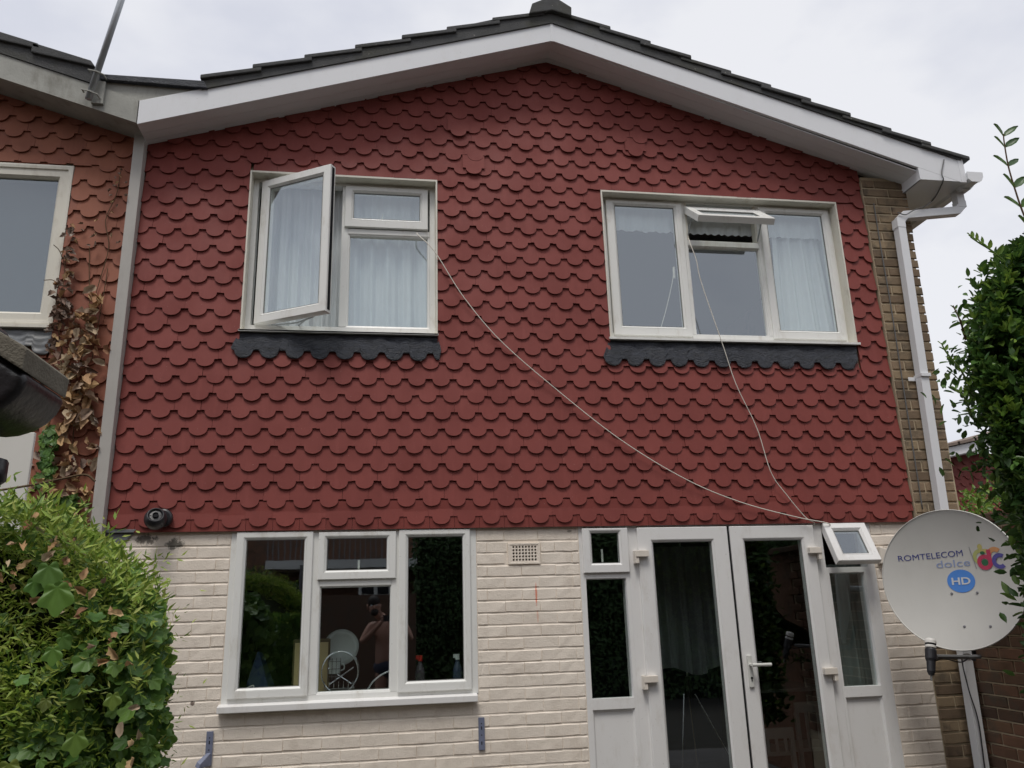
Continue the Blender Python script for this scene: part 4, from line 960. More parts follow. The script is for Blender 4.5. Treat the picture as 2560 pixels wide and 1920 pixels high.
# ------------------------------------------------------------------ close things at the left edge
fx = empty('wall_light', (-.74, -3.65, 1.89), 'black rounded fixture with weathered grey lid edge cutting in at the left', 'light fixture')
# rounded black bowl under a weathered slab; both long axes run up to the left
hoodp = [(-0.8369, 2.1292), (-0.7327, 2.0890), (-0.6088, 2.0086), (-0.6211, 1.9791), (-0.6359, 1.9610), (-0.6564, 1.9463), (-0.6827, 1.9372), (-0.7040, 1.9348), (-0.7385, 1.9381), (-0.7795, 1.9528), (-0.8369, 1.9938)]
MB().prism(hoodp[::-1], -3.84, -3.66).obj('bowl', 'darkgloss', fx, bevel=.018, seg=4, smooth=True)
MB().prism([(-0.7327, 2.0898), (-0.6146, 2.0144), (-0.6113, 2.0513), (-0.6170, 2.0578), (-0.7253, 2.1218)], -3.85, -3.655).obj('lid_edge', 'grime', fx, bevel=.004)
MB().prism([(-0.8615, 2.1251), (-0.7344, 2.0907), (-0.7262, 2.1218), (-0.7253, 2.1399), (-0.7508, 2.1547), (-0.8615, 2.1826)], -3.86, -3.65).obj('neck', 'darkgloss', fx, bevel=.02, seg=4, smooth=True)
MB().tube([(-0.7631, -3.609, 1.9446), (-0.7590, -3.609, 1.9036), (-0.7426, -3.617, 1.8913), (-0.7426, -3.617, 1.8708), (-0.7631, -3.609, 1.8462)], [.016, .018, .026, .026, .012], 12).obj('swivel_knob', 'darkgloss', fx, smooth=True)
MB().tube([(-.89, -3.75, 0), (-.89, -3.75, 2.12)], .028, 12).tube([(-.89, -3.75, 2.10), (-.82, -3.75, 2.10)], .02, 10).obj('post', 'darkgloss', fx, smooth=True)
wp = MB().add([(-2.05, -1.52, 1.2), (-1.566, -1.5, 1.2), (-1.556, -1.5, 2.42), (-2.04, -1.52, 2.42), (-2.05, -1.50, 1.2), (-1.566, -1.48, 1.2), (-1.556, -1.48, 2.42), (-2.04, -1.50, 2.42)], [(0,1,2,3), (7,6,5,4), (0,4,5,1), (1,5,6,2), (2,6,7,3), (3,7,4,0)]).obj('white_panel', 'panel', None, bevel=.004)
tag(wp, 'white board standing behind the black fixture above the left hedge', 'board')

# ------------------------------------------------------------------ leaves
def leaf_privet(n=3):      # pointed oval folded on its midrib, length 1 along +Y
    L_ = [(0, 0), (.25, .20), (.55, .22), (.82, .12), (1, 0)]; vs = []; 
    for y, w in L_: vs += [(-w, y, .06*(w > 0)), (0, y, -.02+.06*y*y*-1), (w, y, .06*(w > 0))]
    fs = []
    for i in range(4):
        a = i*3; fs += [(a, a+1, a+4, a+3), (a+1, a+2, a+5, a+4)]
    return np.array(vs), fs
def leaf_fine():
    vs = [(0, 0, 0), (.13, .35, .03), (0, 1, -.08), (-.13, .35, .03)]; return np.array(vs, float), [(0, 1, 2), (0, 2, 3)]
def leaf_vine():           # broad shallow-lobed leaf with a notch at the stalk, cupped between its veins
    vs = [(0, .12, -.02)]; n = 26
    for i in range(n):
        a = math.pi*(-.5+.09)+(2*math.pi-.18*math.pi)*i/(n-1); r = .50*(1+.16*math.cos(5*(a-math.pi/2))+.035*math.cos(21*a+.7))*(1-.12*math.cos(a-math.pi/2+math.pi))
        x, y = r*math.cos(a), .42+r*math.sin(a)*1.05; vs.append((x, y, .10*abs(x)*1.2-.10*(y-.3)**2+.035*math.cos(5*(a-math.pi/2))))
    for i in range(n): x, y, z = vs[1+i]; vs.append((x*.5, .12+(y-.12)*.5, z*.35+.02*math.cos(5*(math.atan2(y-.42, x)-math.pi/2))))
    fs = [(0, 1+n+i, 1+n+i+1) for i in range(n-1)]+[(1+n+i, 1+i, 2+i, 2+n+i) for i in range(n-1)]
    return np.array(vs), fs
def leaf_dry(seed):
    r = random.Random(seed); o_ = [(0, 0), (.2, .1), (.36, .3), (.30, .5), (.38, .66), (.15, .78), (0, 1.0), (-.18, .75), (-.36, .62), (-.28, .45), (-.36, .25), (-.2, .08)]
    c_ = r.uniform(.5, 1.3); vs = [(0, .45, -.12)]+[(x*(.5+.3*r.random()), y+r.uniform(-.05, .05), c_*x*x*1.6+r.uniform(-.12, .12)) for x, y in o_]
    n = len(o_); return np.array(vs), [(0, 1+i, 1+(i+1) % n) for i in range(n)]
def rotmats(fwd, nrm_):    # columns: side, fwd, normal
    f_ = fwd/np.linalg.norm(fwd, axis=1, keepdims=True); n_ = nrm_-f_*(nrm_*f_).sum(1, keepdims=True); n_ /= np.linalg.norm(n_, axis=1, keepdims=True)+1e-9
    s_ = np.cross(f_, n_); return np.stack([s_, f_, n_], axis=2)
def leaf_field(name, base_, pos_, R3, size, mat, parent, kind='stuff', tintv=None):
    bv, bf = base_; n = len(pos_); k = len(bv)
    V = np.einsum('nij,kj->nki', R3, bv)*size[:, None, None]+pos_[:, None, :]
    me = bpy.data.meshes.new(name); V = V.reshape(-1, 3)
    loops = np.concatenate([np.array(f)[None, :] + (np.arange(n)*k)[:, None] for f in bf], axis=1).reshape(-1) if 0 else None
    fl = [len(f) for f in bf]; flat = np.array([i for f in bf for i in f]); idx = (flat[None, :]+(np.arange(n)*k)[:, None]).reshape(-1)
    tot = np.tile(np.array(fl), n); starts = np.concatenate([[0], np.cumsum(tot)[:-1]])
    me.vertices.add(len(V)); me.vertices.foreach_set('co', V.astype(np.float32).reshape(-1)); me.loops.add(len(idx)); me.loops.foreach_set('vertex_index', idx.astype(np.int32))
    me.polygons.add(len(tot)); me.polygons.foreach_set('loop_start', starts.astype(np.int32)); me.polygons.foreach_set('loop_total', tot.astype(np.int32))
    tv = rng.random(n) if tintv is None else tintv
    add_tint(me, np.repeat(tv, k).astype(np.float32)); me.update(calc_edges=True); me.validate(); me.shade_smooth()
    o = link(name, me, mat, parent); 
    if parent: o.location = wloc(parent)
    if kind: o['kind'] = kind
    return o
def leaf_objs(name, bases, pos_, R3, size, mats, parent):
    for i in range(len(pos_)):
        b_ = random.choice(bases); mt_ = random.choice(mats); key = (id(b_), mt_)
        if key not in leafcache:
            me = bpy.data.meshes.new(name); me.from_pydata([tuple(v) for v in b_[0]], [], b_[1]); me.materials.append(M[mt_]); me.shade_smooth(); leafcache[key] = me
        o = bpy.data.objects.new(name, leafcache[key]); COL.objects.link(o); o.parent = parent
        m4 = Matrix([[*R3[i][0], 0], [*R3[i][1], 0], [*R3[i][2], 0], [0, 0, 0, 1]]); m4 = m4 @ Matrix.Scale(float(size[i]), 4)
        m4.translation = wloc(parent)+Vector(pos_[i]); o.matrix_local = m4
leafcache = {}
PV, FN, VN = leaf_privet(), leaf_fine(), leaf_vine(); DR = [leaf_dry(s) for s in range(6)]
def rnd(n, a, b_): return rng.uniform(a, b_, n)

# --- left hedge: clipped block, front face about y=-2.75, jasmine above, vine below
lh = empty('climber_hedge', (-1.3, -2.3, 0), 'leafy green hedge of fine jasmine and broad vine leaves at lower left', 'hedge')
hx_ = np.array([-3.2, -1.7, -1.19, -1.06, -.96, -.865, -.775, -.70, -.665]); hz_ = np.array([2.02, 1.99, 1.935, 1.925, 1.88, 1.82, 1.74, 1.66, 1.40])
def htop(x): return np.interp(x, hx_, hz_)
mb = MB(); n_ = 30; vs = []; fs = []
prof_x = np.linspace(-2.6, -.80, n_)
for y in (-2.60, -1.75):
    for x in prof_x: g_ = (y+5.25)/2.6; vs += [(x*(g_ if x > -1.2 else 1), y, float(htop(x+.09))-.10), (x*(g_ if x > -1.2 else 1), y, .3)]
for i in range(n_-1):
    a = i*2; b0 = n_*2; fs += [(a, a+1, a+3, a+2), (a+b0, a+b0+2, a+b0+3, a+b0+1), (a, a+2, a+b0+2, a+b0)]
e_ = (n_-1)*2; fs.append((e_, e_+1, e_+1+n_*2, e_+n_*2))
mb.add(vs, fs).obj('dark_core', 'core', lh)  # dark filler block in place of the shaded depth behind the leaves
def lump(p_): return .05*np.sin(p_[:, 0]*9+1.3)*np.sin(p_[:, 2]*8+.6)+.03*np.sin(p_[:, 0]*23+p_[:, 2]*17)
def hedge_pts(n, z0=.75, front=.85):
    x = rnd(n, -2.3, -.665); u = rng.random(n); z = z0+(htop(x)-z0)*u**.85; y = -2.70+rng.exponential(.05, n)
    side = rng.random(n) > front
    z[side] = rnd(side.sum(), z0, 1.62); y[side] = rnd(side.sum(), -2.75, -1.8); x[side] = (-.655-rng.exponential(.03, side.sum()))*(y[side]+5.25)/2.5
    # rounding of the right shoulder
    y += np.where(~side, np.clip((x+.86)/.2, 0, 1)**2*.15, 0)
    p_ = np.stack([x, y, z], 1); p_[:, 1] -= lump(p_); return p_
p_ = hedge_pts(42000, front=.88); keep = (p_[:, 2] > 1.25+.25*np.sin(p_[:, 0]*7)) | (rng.random(len(p_)) < .38); p_ = p_[keep]
n = len(p_); fwd = np.stack([rnd(n, -1, 1), rnd(n, -1, .1), rnd(n, -.3, 1.)], 1); nr = np.stack([rnd(n, -.6, .6), rnd(n, -1, -.1), rnd(n, .2, 1)], 1)
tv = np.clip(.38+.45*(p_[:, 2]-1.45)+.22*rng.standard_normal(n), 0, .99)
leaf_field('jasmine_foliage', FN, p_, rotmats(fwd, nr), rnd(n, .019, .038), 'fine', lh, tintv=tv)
# top fringe spraying upward
n = 2200; x = rnd(n, -1.35, -.67); z = htop(x)+rng.exponential(.022, n)-.02; y = rnd(n, -2.85, -2.4); p_ = np.stack([x, y, z], 1)
fwd = np.stack([rnd(n, -.9, 1), rnd(n, -.6, .6), rnd(n, .2, 1.)], 1); nr = np.stack([rnd(n, -1, 1), rnd(n, -1, -.1), rnd(n, -.2, .6)], 1)
leaf_field('jasmine_fringe', FN, p_, rotmats(fwd, nr), rnd(n, .022, .045), 'fine', lh)
n = 6500; p_ = hedge_pts(n, front=.70); p_[:, 1] += .02; keep = (p_[:, 2] < 1.33+1.0*np.clip(p_[:, 0]+1.1, -.2, .5)+.10*np.sin(p_[:, 0]*13)) | (rng.random(n) < .12); p_ = p_[keep]; n = len(p_)
fwd = np.stack([rnd(n, -.8, .8), rnd(n, -.5, .1), rnd(n, -1, .1)], 1); nr = np.stack([rnd(n, -.7, .7), rnd(n, -1, -.4), rnd(n, .0, .8)], 1)
leaf_field('vine_foliage', VN, p_, rotmats(fwd, nr), rnd(n, .024, .055), 'vine', lh)
n = 7000; x = rnd(n, -2.2, -.92); p_ = np.stack([x, -1.72+rng.exponential(.04, n), .5+(htop(x*.74)-.5)*rng.random(n)**.8], 1)
leaf_field('rear_foliage', VN, p_, rotmats(np.stack([rnd(n, -.8, .8), rnd(n, -.1, .5), rnd(n, -1, .1)], 1), np.stack([rnd(n, -.7, .7), rnd(n, .4, 1), rnd(n, 0, .8)], 1)), rnd(n, .05, .09), 'vine', lh)
# single large leaves in front
n = 150; p_ = hedge_pts(n, .80, .85); p_[:, 1] = np.where(p_[:, 1] < -2.5, -2.76-rng.random(n)*.05-lump(p_), p_[:, 1]); p_[:, 2] = np.minimum(p_[:, 2], htop(p_[:, 0])-.12)
fwd = np.stack([rnd(n, -.8, .8), rnd(n, -.4, .0), rnd(n, -1, -.1)], 1); nr = np.stack([rnd(n, -.6, .6), rnd(n, -1, -.5), rnd(n, .1, .8)], 1)
kp = (p_[:, 2] < 1.42+.8*np.clip(p_[:, 0]+1.1, -.2, .5)) | (rng.random(n) < .2); p_, fwd, nr = p_[kp], fwd[kp], nr[kp]; n = len(p_)
leaf_objs('vine_leaf', [VN], p_, rotmats(fwd, nr), rnd(n, .024, .055), ['vine', 'vine', 'vinepale'], lh)
for (x, z, s_) in ((-.895, 1.755, .065), (-.868, 1.70, .078), (-.925, 1.715, .045), (-.86, 1.54, .045), (-.78, 1.33, .055), (-.70, 1.42, .04), (-1.12, 1.36, .05), (-.93, 1.27, .06), (-1.04, 1.22, .065), (-1.2, 1.25, .05)):
    leaf_objs('vine_leaf', [VN], np.array([(x, -2.90, z)]), rotmats(np.array([(.1, -.1, -1.)]), np.array([(.2, -.9, .5)])), np.array([s_]), ['vine' if z > 1.6 else random.choice(['vine', 'vinepale'])], lh)
n = 46; x = rnd(n, -1.2, -.62); z = htop(x)-rng.random(n)*.22; p_ = np.stack([x, np.full(n, -2.86), z], 1)
leaf_objs('dry_leaf', DR, p_, rotmats(rng.standard_normal((n, 3)), np.stack([rnd(n, -.6, .6), -np.ones(n), rnd(n, -.2, .8)], 1)), rnd(n, .02, .045), ['dry'], lh)
for k in range(34):
    x = random.uniform(-1.3, -.66); z = float(htop(x))-random.random()**1.5*.5; y = -2.80
    a = random.uniform(-1.2, 1.2); l = random.uniform(.08, .2)
    pts = [(x, y, z), (x+math.sin(a)*l*.5, y-.03, z+math.cos(a)*l*.6), (x+math.sin(a)*l, y-.04, z+math.cos(a)*l*.85)]
    if pts[-1][2] > htop(x)+.09: continue
    MB().tube(spline(pts, 4), .0013, 4).obj('tendril', 'greenstem', lh)
    nn = 12; P_ = np.array([tuple(q) for q in spline(pts, 6)])[1:1+nn]; nn = len(P_)
    leaf_field('tendril_leaves', FN, P_, rotmats(np.stack([rnd(nn, -1, 1), rnd(nn, -.5, .3), rnd(nn, 0, 1)], 1), np.stack([rnd(nn, -.5, .5), -np.ones(nn), rnd(nn, 0, 1)], 1)), rnd(nn, .018, .032), 'fine', lh)
# small leaves creeping out over the white brick from the hedge top
n = 260; x = -.70+rng.exponential(.03, n)*1.0; z = rnd(n, 1.15, 1.80); y = rnd(n, -2.75, -2.5); x = np.where(z > 1.66, x-.03, x); p_ = np.stack([np.minimum(x, -.54), y, z], 1)
leaf_field('creeping_sprigs', FN, p_, rotmats(np.stack([rnd(n, 0, 1), rnd(n, -.4, .4), rnd(n, -.5, .8)], 1), rng.standard_normal((n, 3))), rnd(n, .014, .03), 'fine', lh)

# --- dead ivy on the neighbour's tiles
iv = empty('withered_ivy', (-1.95, -.05, 2.2), 'withered brown ivy clinging to the orange tiles beside the trim strip', 'ivy')
cl = [(-2.10, 3.75, .03, .25, 60, 'darkdry', .035, .06), (-2.09, 3.50, .05, .12, 34, 'darkdry', .04, .07), (-1.93, 3.58, .05, .08, 16, 'dry', .06, .10), (-1.95, 3.36, .10, .11, 46, 'dry', .035, .08), (-1.95, 3.14, .10, .10, 40, 'dry', .035, .08),
      (-1.93, 2.98, .06, .08, 30, 'dry', .06, .11), (-1.97, 2.82, .07, .07, 22, 'dry', .05, .10), (-1.92, 2.60, .12, .11, 36, 'dry', .035, .08), (-1.93, 2.40, .13, .10, 36, 'dry', .035, .08), (-1.90, 2.22, .1, .1, 20, 'dry', .04, .07), (-1.86, 4.25, .05, .2, 14, 'darkdry', .02, .035), (-1.84, 4.52, .012, .07, 8, 'darkdry', .018, .03), (-1.98, 4.05, .06, .1, 8, 'darkdry', .02, .035)]
tot = 0
for (cx, cz, sx, sz, n, mt_, s0, s1) in cl:
    n = int(n*(.8 if mt_ == 'darkdry' else .85)); s0 *= 1.2; s1 *= 1.25
    p_ = np.stack([np.clip(cx+sx*rng.standard_normal(n)*.8, -2.145, -1.775), rnd(n, -.10, -.05), cz+sz*rng.standard_normal(n)*.8], 1)
    R3 = rotmats(np.stack([rnd(n, -.8, .8), rnd(n, -.6, .2), rnd(n, -1, .2)], 1), np.stack([rnd(n, -.8, .8), rnd(n, -1, -.2), rnd(n, -.4, .9)], 1))
    leaf_objs('dry_leaf', DR, p_, R3, rnd(n, s0, s1), [mt_, mt_, 'dry' if random.random() > .5 else 'darkdry'], iv); tot += n
for pts in ([(-1.84, -.045, 4.6), (-1.85, -.045, 4.4), (-1.90, -.045, 4.2), (-1.86, -.045, 4.0), (-1.90, -.045, 3.7), (-1.93, -.05, 3.4), (-1.95, -.05, 3.0), (-1.93, -.05, 2.6), (-1.95, -.05, 2.1)],
            [(-2.12, -.045, 4.0), (-2.11, -.045, 3.7), (-2.10, -.045, 3.4), (-2.0, -.05, 3.1), (-1.95, -.05, 2.9)], [(-1.98, -.045, 4.0), (-1.96, -.045, 3.8), (-1.92, -.05, 3.5)], [(-1.85, -.045, 3.85), (-1.86, -.045, 3.6), (-1.88, -.05, 3.2)],
            [(-2.18, -.10, 3.98), (-2.15, -.07, 3.95), (-2.11, -.05, 3.85)], [(-2.20, -.12, 3.72), (-2.16, -.07, 3.74), (-2.12, -.05, 3.68)]):
    MB().tube(spline(pts, 5), .0028, 5).obj('stem', 'stem', iv)
MB().tube(spline([(-1.55, -2.2, 2.03), (-1.35, -2.1, 2.08), (-1.23, -2.0, 2.13), (-1.15, -2.0, 2.145), (-1.11, -2.0, 2.12)], 6), .0045, 6).obj('arching_shoot', 'stem', lh)
n = 90; p_ = np.stack([rnd(n, -2.10, -2.02), rnd(n, -.09, -.05), rnd(n, 2.40, 2.78)], 1); leaf_field('green_ivy', VN, p_, rotmats(np.stack([rnd(n, -.5, .5), rnd(n, -.4, 0), -np.ones(n)], 1), np.stack([rnd(n, -.5, .5), -np.ones(n), rnd(n, 0, .6)], 1)), rnd(n, .04, .06), 'vine', iv)
n = 120; p_ = np.stack([rnd(n, -2.0, -1.86), rnd(n, -.09, -.05), rnd(n, 2.12, 2.36)], 1); leaf_field('green_ivy', VN, p_, rotmats(np.stack([rnd(n, -.5, .5), rnd(n, -.4, 0), -np.ones(n)], 1), np.stack([rnd(n, -.5, .5), -np.ones(n), rnd(n, 0, .6)], 1)), rnd(n, .04, .06), 'vine', iv)

# --- right hedge: tall privet, near
rh = empty('privet_hedge', (3.1, -2.4, 0), 'tall glossy dark green privet hedge at the right edge overlapping the dish', 'hedge')
ez = np.array([1.15, 1.36, 1.46, 1.58, 1.66, 1.78, 1.90, 2.02, 2.10, 2.25, 2.40, 2.55, 2.70, 2.82, 2.93, 3.02, 3.10]); ex = np.array([3.0, 2.75, 2.60, 2.55, 2.52, 2.48, 2.42, 2.37, 2.34, 2.34, 2.33, 2.35, 2.42, 2.48, 2.56, 2.64, 2.74])
def edge(z): return np.interp(z, ez, ex)
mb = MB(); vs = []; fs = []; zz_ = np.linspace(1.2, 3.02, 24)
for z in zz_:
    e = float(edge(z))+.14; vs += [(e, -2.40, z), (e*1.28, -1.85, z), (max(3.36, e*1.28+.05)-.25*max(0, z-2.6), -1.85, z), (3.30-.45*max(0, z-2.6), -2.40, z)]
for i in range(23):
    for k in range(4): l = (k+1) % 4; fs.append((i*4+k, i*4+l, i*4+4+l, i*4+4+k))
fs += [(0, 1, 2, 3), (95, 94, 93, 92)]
mb.add(vs, fs).obj('dark_core', 'core', rh)  # solid filler, coloured dark for the shaded inside of the hedge
def privet_pts(n):
    z = rnd(n, 1.15, 3.10); x = edge(z)+rng.exponential(.16, n)+.012; y = -2.55+rng.exponential(.07, n)
    s = rng.random(n) < .25; y[s] = rnd(s.sum(), -2.55, -1.8); x[s] = (edge(z[s])+.01+rng.exponential(.03, s.sum()))*(y[s]+5.25)/2.72; z[s] = 1.6+(z[s]-1.6)*(y[s]+5.25)/2.72
    p_ = np.stack([x, y, z], 1); p_[:, 1] -= .04*np.sin(x*17+z*3)*np.sin(z*13)+.02*np.sin(z*31+x*11); return p_
p_ = privet_pts(9500); n = len(p_)
fwd = np.stack([rnd(n, -1, .4), rnd(n, -1, .1), rnd(n, -.5, .9)], 1); nr = np.stack([rnd(n, -.6, .4), rnd(n, -.6, .1), rnd(n, .3, 1)], 1)
leaf_field('foliage', PV, p_, rotmats(fwd, nr), rnd(n, .034, .062), 'privet', rh)
p_ = privet_pts(2000); p_[:, 1] -= .03; p_ = p_[np.sin(p_[:, 0]*21+1)*np.sin(p_[:, 2]*17) > -.1]; n = len(p_)
# young tips grow in rosettes
cen = np.repeat(p_[:330], 7, axis=0); n = len(cen); fwd = np.stack([rnd(n, -1, .6), rnd(n, -.9, .2), rnd(n, .1, 1.)], 1); nr = np.stack([rnd(n, -.6, .6), rnd(n, -.6, .3), rnd(n, .2, 1)], 1)
n2 = 5000; q_ = np.stack([rnd(n2, 3.0, 3.45), -1.82+rng.exponential(.04, n2), rnd(n2, .6, 3.05)], 1)
# the part of the hedge that lies outside the picture, to the right, its top and its far end
n3 = 9000; a_ = rng.random(n3); z3 = 1.0+2.1*rng.random(n3); x3 = edge(z3)+.3+rng.random(n3)*(3.45-edge(z3)-.3); y3 = -2.50-rng.exponential(.05, n3)
e3 = a_ < .25; x3[e3] = 3.38+rng.exponential(.04, e3.sum()); y3[e3] = rnd(e3.sum(), -2.5, -1.8)
t3 = a_ > .78; z3[t3] = 3.05+rng.exponential(.04, t3.sum()); y3[t3] = rnd(t3.sum(), -2.5, -1.8); x3[t3] = np.maximum(x3[t3], 2.78*(y3[t3]+5.25)/2.72)
p3 = np.stack([x3, y3, z3], 1); p3[:, 1] -= .04*np.sin(x3*17+z3*3)*np.sin(z3*13)
leaf_field('outer_foliage', PV, p3, rotmats(np.stack([rnd(n3, -1, 1), rnd(n3, -1, .3), rnd(n3, -.5, .9)], 1), np.stack([rnd(n3, -.5, .6), rnd(n3, -.8, .2), rnd(n3, .2, 1)], 1)), rnd(n3, .05, .08), 'privet', rh)
leaf_field('rear_foliage', PV, q_, rotmats(np.stack([rnd(n2, -1, 1), rnd(n2, 0, 1), rnd(n2, -.5, .8)], 1), np.stack([rnd(n2, -.6, .6), rnd(n2, .2, 1), rnd(n2, .2, 1)], 1)), rnd(n2, .05, .08), 'privet', rh)
leaf_field('young_foliage', PV, cen, rotmats(fwd, nr), rnd(n, .028, .05), 'privetnew', rh)
n = 240; p_ = privet_pts(n); p_[:, 1] = np.minimum(p_[:, 1], -2.60-rng.random(n)*.04); p_[:, 0] = np.clip(p_[:, 0], edge(p_[:, 2])+.05, edge(p_[:, 2])+.35)
fwd = np.stack([rnd(n, -1, .4), rnd(n, -1, .0), rnd(n, -.5, .8)], 1); nr = np.stack([rnd(n, -.6, .4), rnd(n, -.7, .0), rnd(n, .3, 1)], 1)
leaf_objs('leaf', [PV], p_, rotmats(fwd, nr), rnd(n, .045, .068), ['privet', 'privet', 'privetnew'], rh)
def shoot(pts, n, size, mat, side=.9):
    sp = spline(pts, 8); MB().tube(sp, [.0046-.002*i/len(sp) for i in range(len(sp))], 5).obj('shoot', 'stem' if mat == 'privet' else 'greenstem', rh)
    for i in range(n):
        u = (i+.6)/n; q = sp[min(len(sp)-2, int(u*(len(sp)-1)))]; t_ = (sp[min(len(sp)-1, int(u*(len(sp)-1))+1)]-q).normalized()
        for s_ in (-1, 1):
            d = np.array([s_*side, random.uniform(-.5, .1), random.uniform(.1, .5)])+np.array(t_)*.5
            leaf_objs('leaf', [PV], np.array([tuple(q)]), rotmats(d[None], np.array([[random.uniform(-.3, .3), -.75, .6]])), np.array([size*(1-.35*u)*random.uniform(.85, 1.1)]), [mat], rh)
shoot([(2.75, -2.5, 3.05), (2.716, -2.5, 3.19), (2.702, -2.5, 3.30), (2.694, -2.5, 3.42), (2.700, -2.5, 3.54), (2.706, -2.5, 3.585)], 6, .105, 'privet')
shoot([(2.60, -2.5, 2.93), (2.53, -2.5, 3.0), (2.47, -2.5, 3.04), (2.435, -2.5, 3.065)], 6, .055, 'privetnew', .5)
shoot([(2.34, -2.45, 2.40), (2.27, -2.5, 2.47), (2.22, -2.5, 2.545), (2.205, -2.5, 2.585)], 5, .038, 'privetnew', .6)
shoot([(2.32, -2.45, 2.30), (2.26, -2.5, 2.36), (2.22, -2.5, 2.40)], 5, .036, 'privetnew', .6)
shoot([(2.36, -2.45, 2.62), (2.31, -2.5, 2.68), (2.29, -2.5, 2.75)], 4, .036, 'privet', .6)
shoot([(2.5, -2.45, 1.28), (2.38, -2.55, 1.33), (2.29, -2.55, 1.36)], 4, .05, 'privetnew', .5)
# yellowing shrub beyond the dish
ys = empty('yellowing_shrub', (4.6, -.2, 0), 'yellow-green shrub showing above the dish behind the brick corner', 'shrub')
n = 2600; q = rng.standard_normal((n, 3)); q /= np.linalg.norm(q, axis=1, keepdims=True); q *= (.7+.3*rng.random(n))[:, None]
p_ = q*np.array([.55, .35, .55])+np.array([4.75, .35, 1.92]); leaf_field('foliage', PV, p_, rotmats(rng.standard_normal((n, 3)), np.stack([rnd(n, -.6, .6), -np.ones(n), rnd(n, 0, 1)], 1)), rnd(n, .03, .055), 'privetnew', ys)
MB().tube([(4.75, .35, 0), (4.72, .33, .9), (4.77, .35, 1.7)], [.04, .03, .015], 8).obj('trunk', 'stem', ys)

# ------------------------------------------------------------------ what stands behind the camera (seen in the glass)
ob = empty('opposite_flats', (0, -13, 0), 'flats with a railed balcony seen reflected in the kitchen glass', 'building')
MB().box(-30, 30, -24, -13.2, 0, 7.9).obj('wall', 'gbrick', ob)  # bulk added beyond the reflected part to block low sky, deepening gable shade
MB().box(-2.45, 3, -13.2, -12, 2.52, 2.70).obj('balcony_slab', 'pale', ob)
for i in range(46): MB().box(-2.42+i*.11, -2.40+i*.11, -12.03, -12.01, 2.70, 3.20).obj('railing_bar', 'railing', ob)
MB().box(-2.45, 2.8, -12.04, -12, 3.2, 3.24).obj('handrail', 'railing', ob)
wz = MB().box(-.56, .12, -12.05, -12.0, 1.965, 2.17).obj('window_frame', 'pale', ob); MB().box(-.50, -.26, -11.995, -11.99, 1.99, 2.14).box(-.18, .05, -11.995, -11.99, 1.99, 2.14).obj('pane', 'gap', wz)
MB().box(-.62, .75, -13.2, -12.05, 0, 1.965).obj('annexe', 'gbrick', ob)
rw = empty('rear_garden_wall', (-1, -8.6, 0), 'dark brick wall at the end of the garden behind the photographer', 'wall')
MB().box(-1.5, .5, -8.7, -8.5, 0, 1.90).obj('wall_core', 'gbrick', rw)
for nm, lab, (x0, x1, zt) in (('dark_shrub', 'dark shrub left of the rear garden wall', (-2.6, -1.35, 2.25)), ('rear_hedge', 'tall dark hedge right of the rear garden wall', (.45, 9.5, 3.1))):
    e = empty(nm, ((x0+x1)/2, -9, 0), lab, 'hedge')
    MB().box(x0+.1, x1-.1, -9.6, -9.15, 0, zt-.15).obj('dark_core', 'core', e)  # dark filler box standing in for shade between the leaves
    n = int(2200*(x1-x0)); p_ = np.stack([rnd(n, x0, x1), -9.0-rng.exponential(.05, n), rnd(n, 0, zt)], 1); p_[:, 2] += .12*np.sin(p_[:, 0]*5); p_[:, 1] -= .08*np.sin(p_[:, 0]*4)*np.sin(p_[:, 2]*5)
    leaf_field('foliage', PV, p_, rotmats(rng.standard_normal((n, 3)), np.stack([rnd(n, -.6, .6), np.ones(n), rnd(n, 0, 1)], 1)), rnd(n, .06, .11), 'farleaf', e)

# the photographer, who shows as a reflection in the kitchen window
man = empty('person', (.05, -5.75, 0), 'bare-chested bearded person holding up a phone, seen reflected in the kitchen window', 'person')
def skin(name, verts, edges, rad, mat, parent, sub=2, root=0):
    me = bpy.data.meshes.new(name); me.from_pydata([tuple(v) for v in verts], edges, []); o = bpy.data.objects.new(name, me); COL.objects.link(o)
    me.materials.append(M[mat]); md = o.modifiers.new('skin', 'SKIN'); md.use_smooth_shade = True
    for i, r in enumerate(rad):
        d = me.skin_vertices[0].data[i]; d.radius = r if isinstance(r, tuple) else (r, r); d.use_root = (i == root)
    sb = o.modifiers.new('sub', 'SUBSURF'); sb.levels = sb.render_levels = sub
    o.parent = parent; o.location = wloc(parent); return o
V = [(.05,-5.72,.98), (.05,-5.74,1.10), (.05,-5.73,1.26), (.04,-5.73,1.40), (.0,-5.73,1.50), (-.10,-5.68,1.585), (-.15,-5.64,1.66), (-.16,-5.64,1.73),
     (.24,-5.72,1.45), (.33,-5.60,1.26), (.17,-5.36,1.46), (.12,-5.33,1.52),
     (-.19,-5.71,1.45), (-.30,-5.60,1.24), (-.10,-5.36,1.44), (-.04,-5.33,1.50),
     (.15,-5.74,.90), (.16,-5.72,.50), (.17,-5.76,.08), (.17,-5.62,.03), (-.05,-5.74,.90), (-.06,-5.72,.50), (-.07,-5.76,.08), (-.07,-5.62,.03)]
E_ = [(0,1),(1,2),(2,3),(3,4),(4,5),(5,6),(6,7),(3,8),(8,9),(9,10),(10,11),(3,12),(12,13),(13,14),(14,15),(0,16),(16,17),(17,18),(18,19),(0,20),(20,21),(21,22),(22,23)]
Rr = [(.19,.14),(.205,.16),(.19,.14),(.18,.12),.075,.058,(.078,.09),(.072,.085),.068,.044,.030,.028,.068,.044,.030,.028,.085,.06,.04,.035,.085,.06,.04,.035]
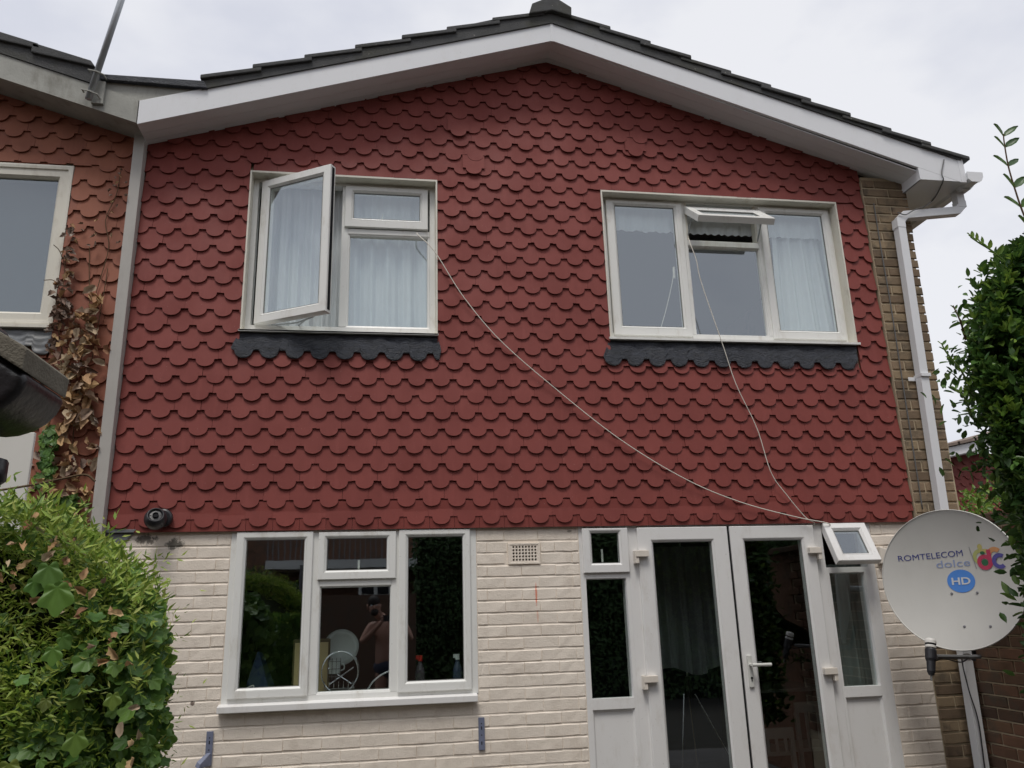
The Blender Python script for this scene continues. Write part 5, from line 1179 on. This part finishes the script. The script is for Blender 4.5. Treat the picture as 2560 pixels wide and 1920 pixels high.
skin('body', V, E_, Rr, 'skin', man)
def uvs(mb, c_, r, mat=None, n=18, m=12):
    P_ = [(math.sin(math.pi*i/m), -math.cos(math.pi*i/m)) for i in range(m+1)]
    return mb.lathe([(a, b_) for a, b_ in P_], Matrix.Translation(c_) @ Matrix.Diagonal((*r, 1)), n)
uvs(MB(), (-.16, -5.665, 1.745), (.082, .098, .085)).obj('hair', 'hair', man, smooth=True)
uvs(MB(), (-.145, -5.575, 1.615), (.052, .045, .045)).obj('beard', 'hair', man, smooth=True)
mb = MB(); uvs(mb, (-.155, -5.545, 1.672), (.014, .022, .022)).obj('nose', 'skin', man, smooth=True)
for s_ in (-1, 1):
    uvs(MB(), (-.155+s_*.032, -5.560, 1.70), (.012, .010, .009)).obj('eye', 'ceramic', man, smooth=True)
    uvs(MB(), (-.155+s_*.084, -5.64, 1.685), (.012, .025, .032)).obj('ear', 'skin', man, smooth=True)
uvs(MB(), (-.15, -5.545, 1.632), (.024, .008, .007)).obj('mouth', 'red', man, smooth=True)
uvs(MB(), (.05, -5.74, .93), (.20, .15, .14)).obj('shorts', 'shorts', man, smooth=True)
for (bx, by, bz, s_) in ((.12, -5.33, 1.52, 1), (-.04, -5.33, 1.50, -1)):
    for k in range(4):
        z = bz+.05-k*.019; L_ = (.9, 1, .95, .8)[k]
        skin('finger', [(bx, by, bz), (bx+s_*.012, by+.02, z), (bx+s_*.006-s_*.006, by+.045*L_, z+.004), (bx-s_*.022*L_, by+.046*L_, z+.004)], [(0, 1), (1, 2), (2, 3)], [.013, .0095, .0085, .007], 'skin', man, 1)
    skin('thumb', [(bx, by, bz), (bx-s_*.018, by-.005, bz+.03), (bx-s_*.034, by+.006, bz+.045)], [(0, 1), (1, 2)], [.014, .011, .009], 'skin', man, 1)
ph = empty('phone', (.04, -5.30, 1.56), 'dark phone held up in both hands by the photographer', 'phone')
MB().box(-.03, .115, -5.296, -5.288, 1.50, 1.575).obj('phone_body', 'dark', ph, bevel=.003)
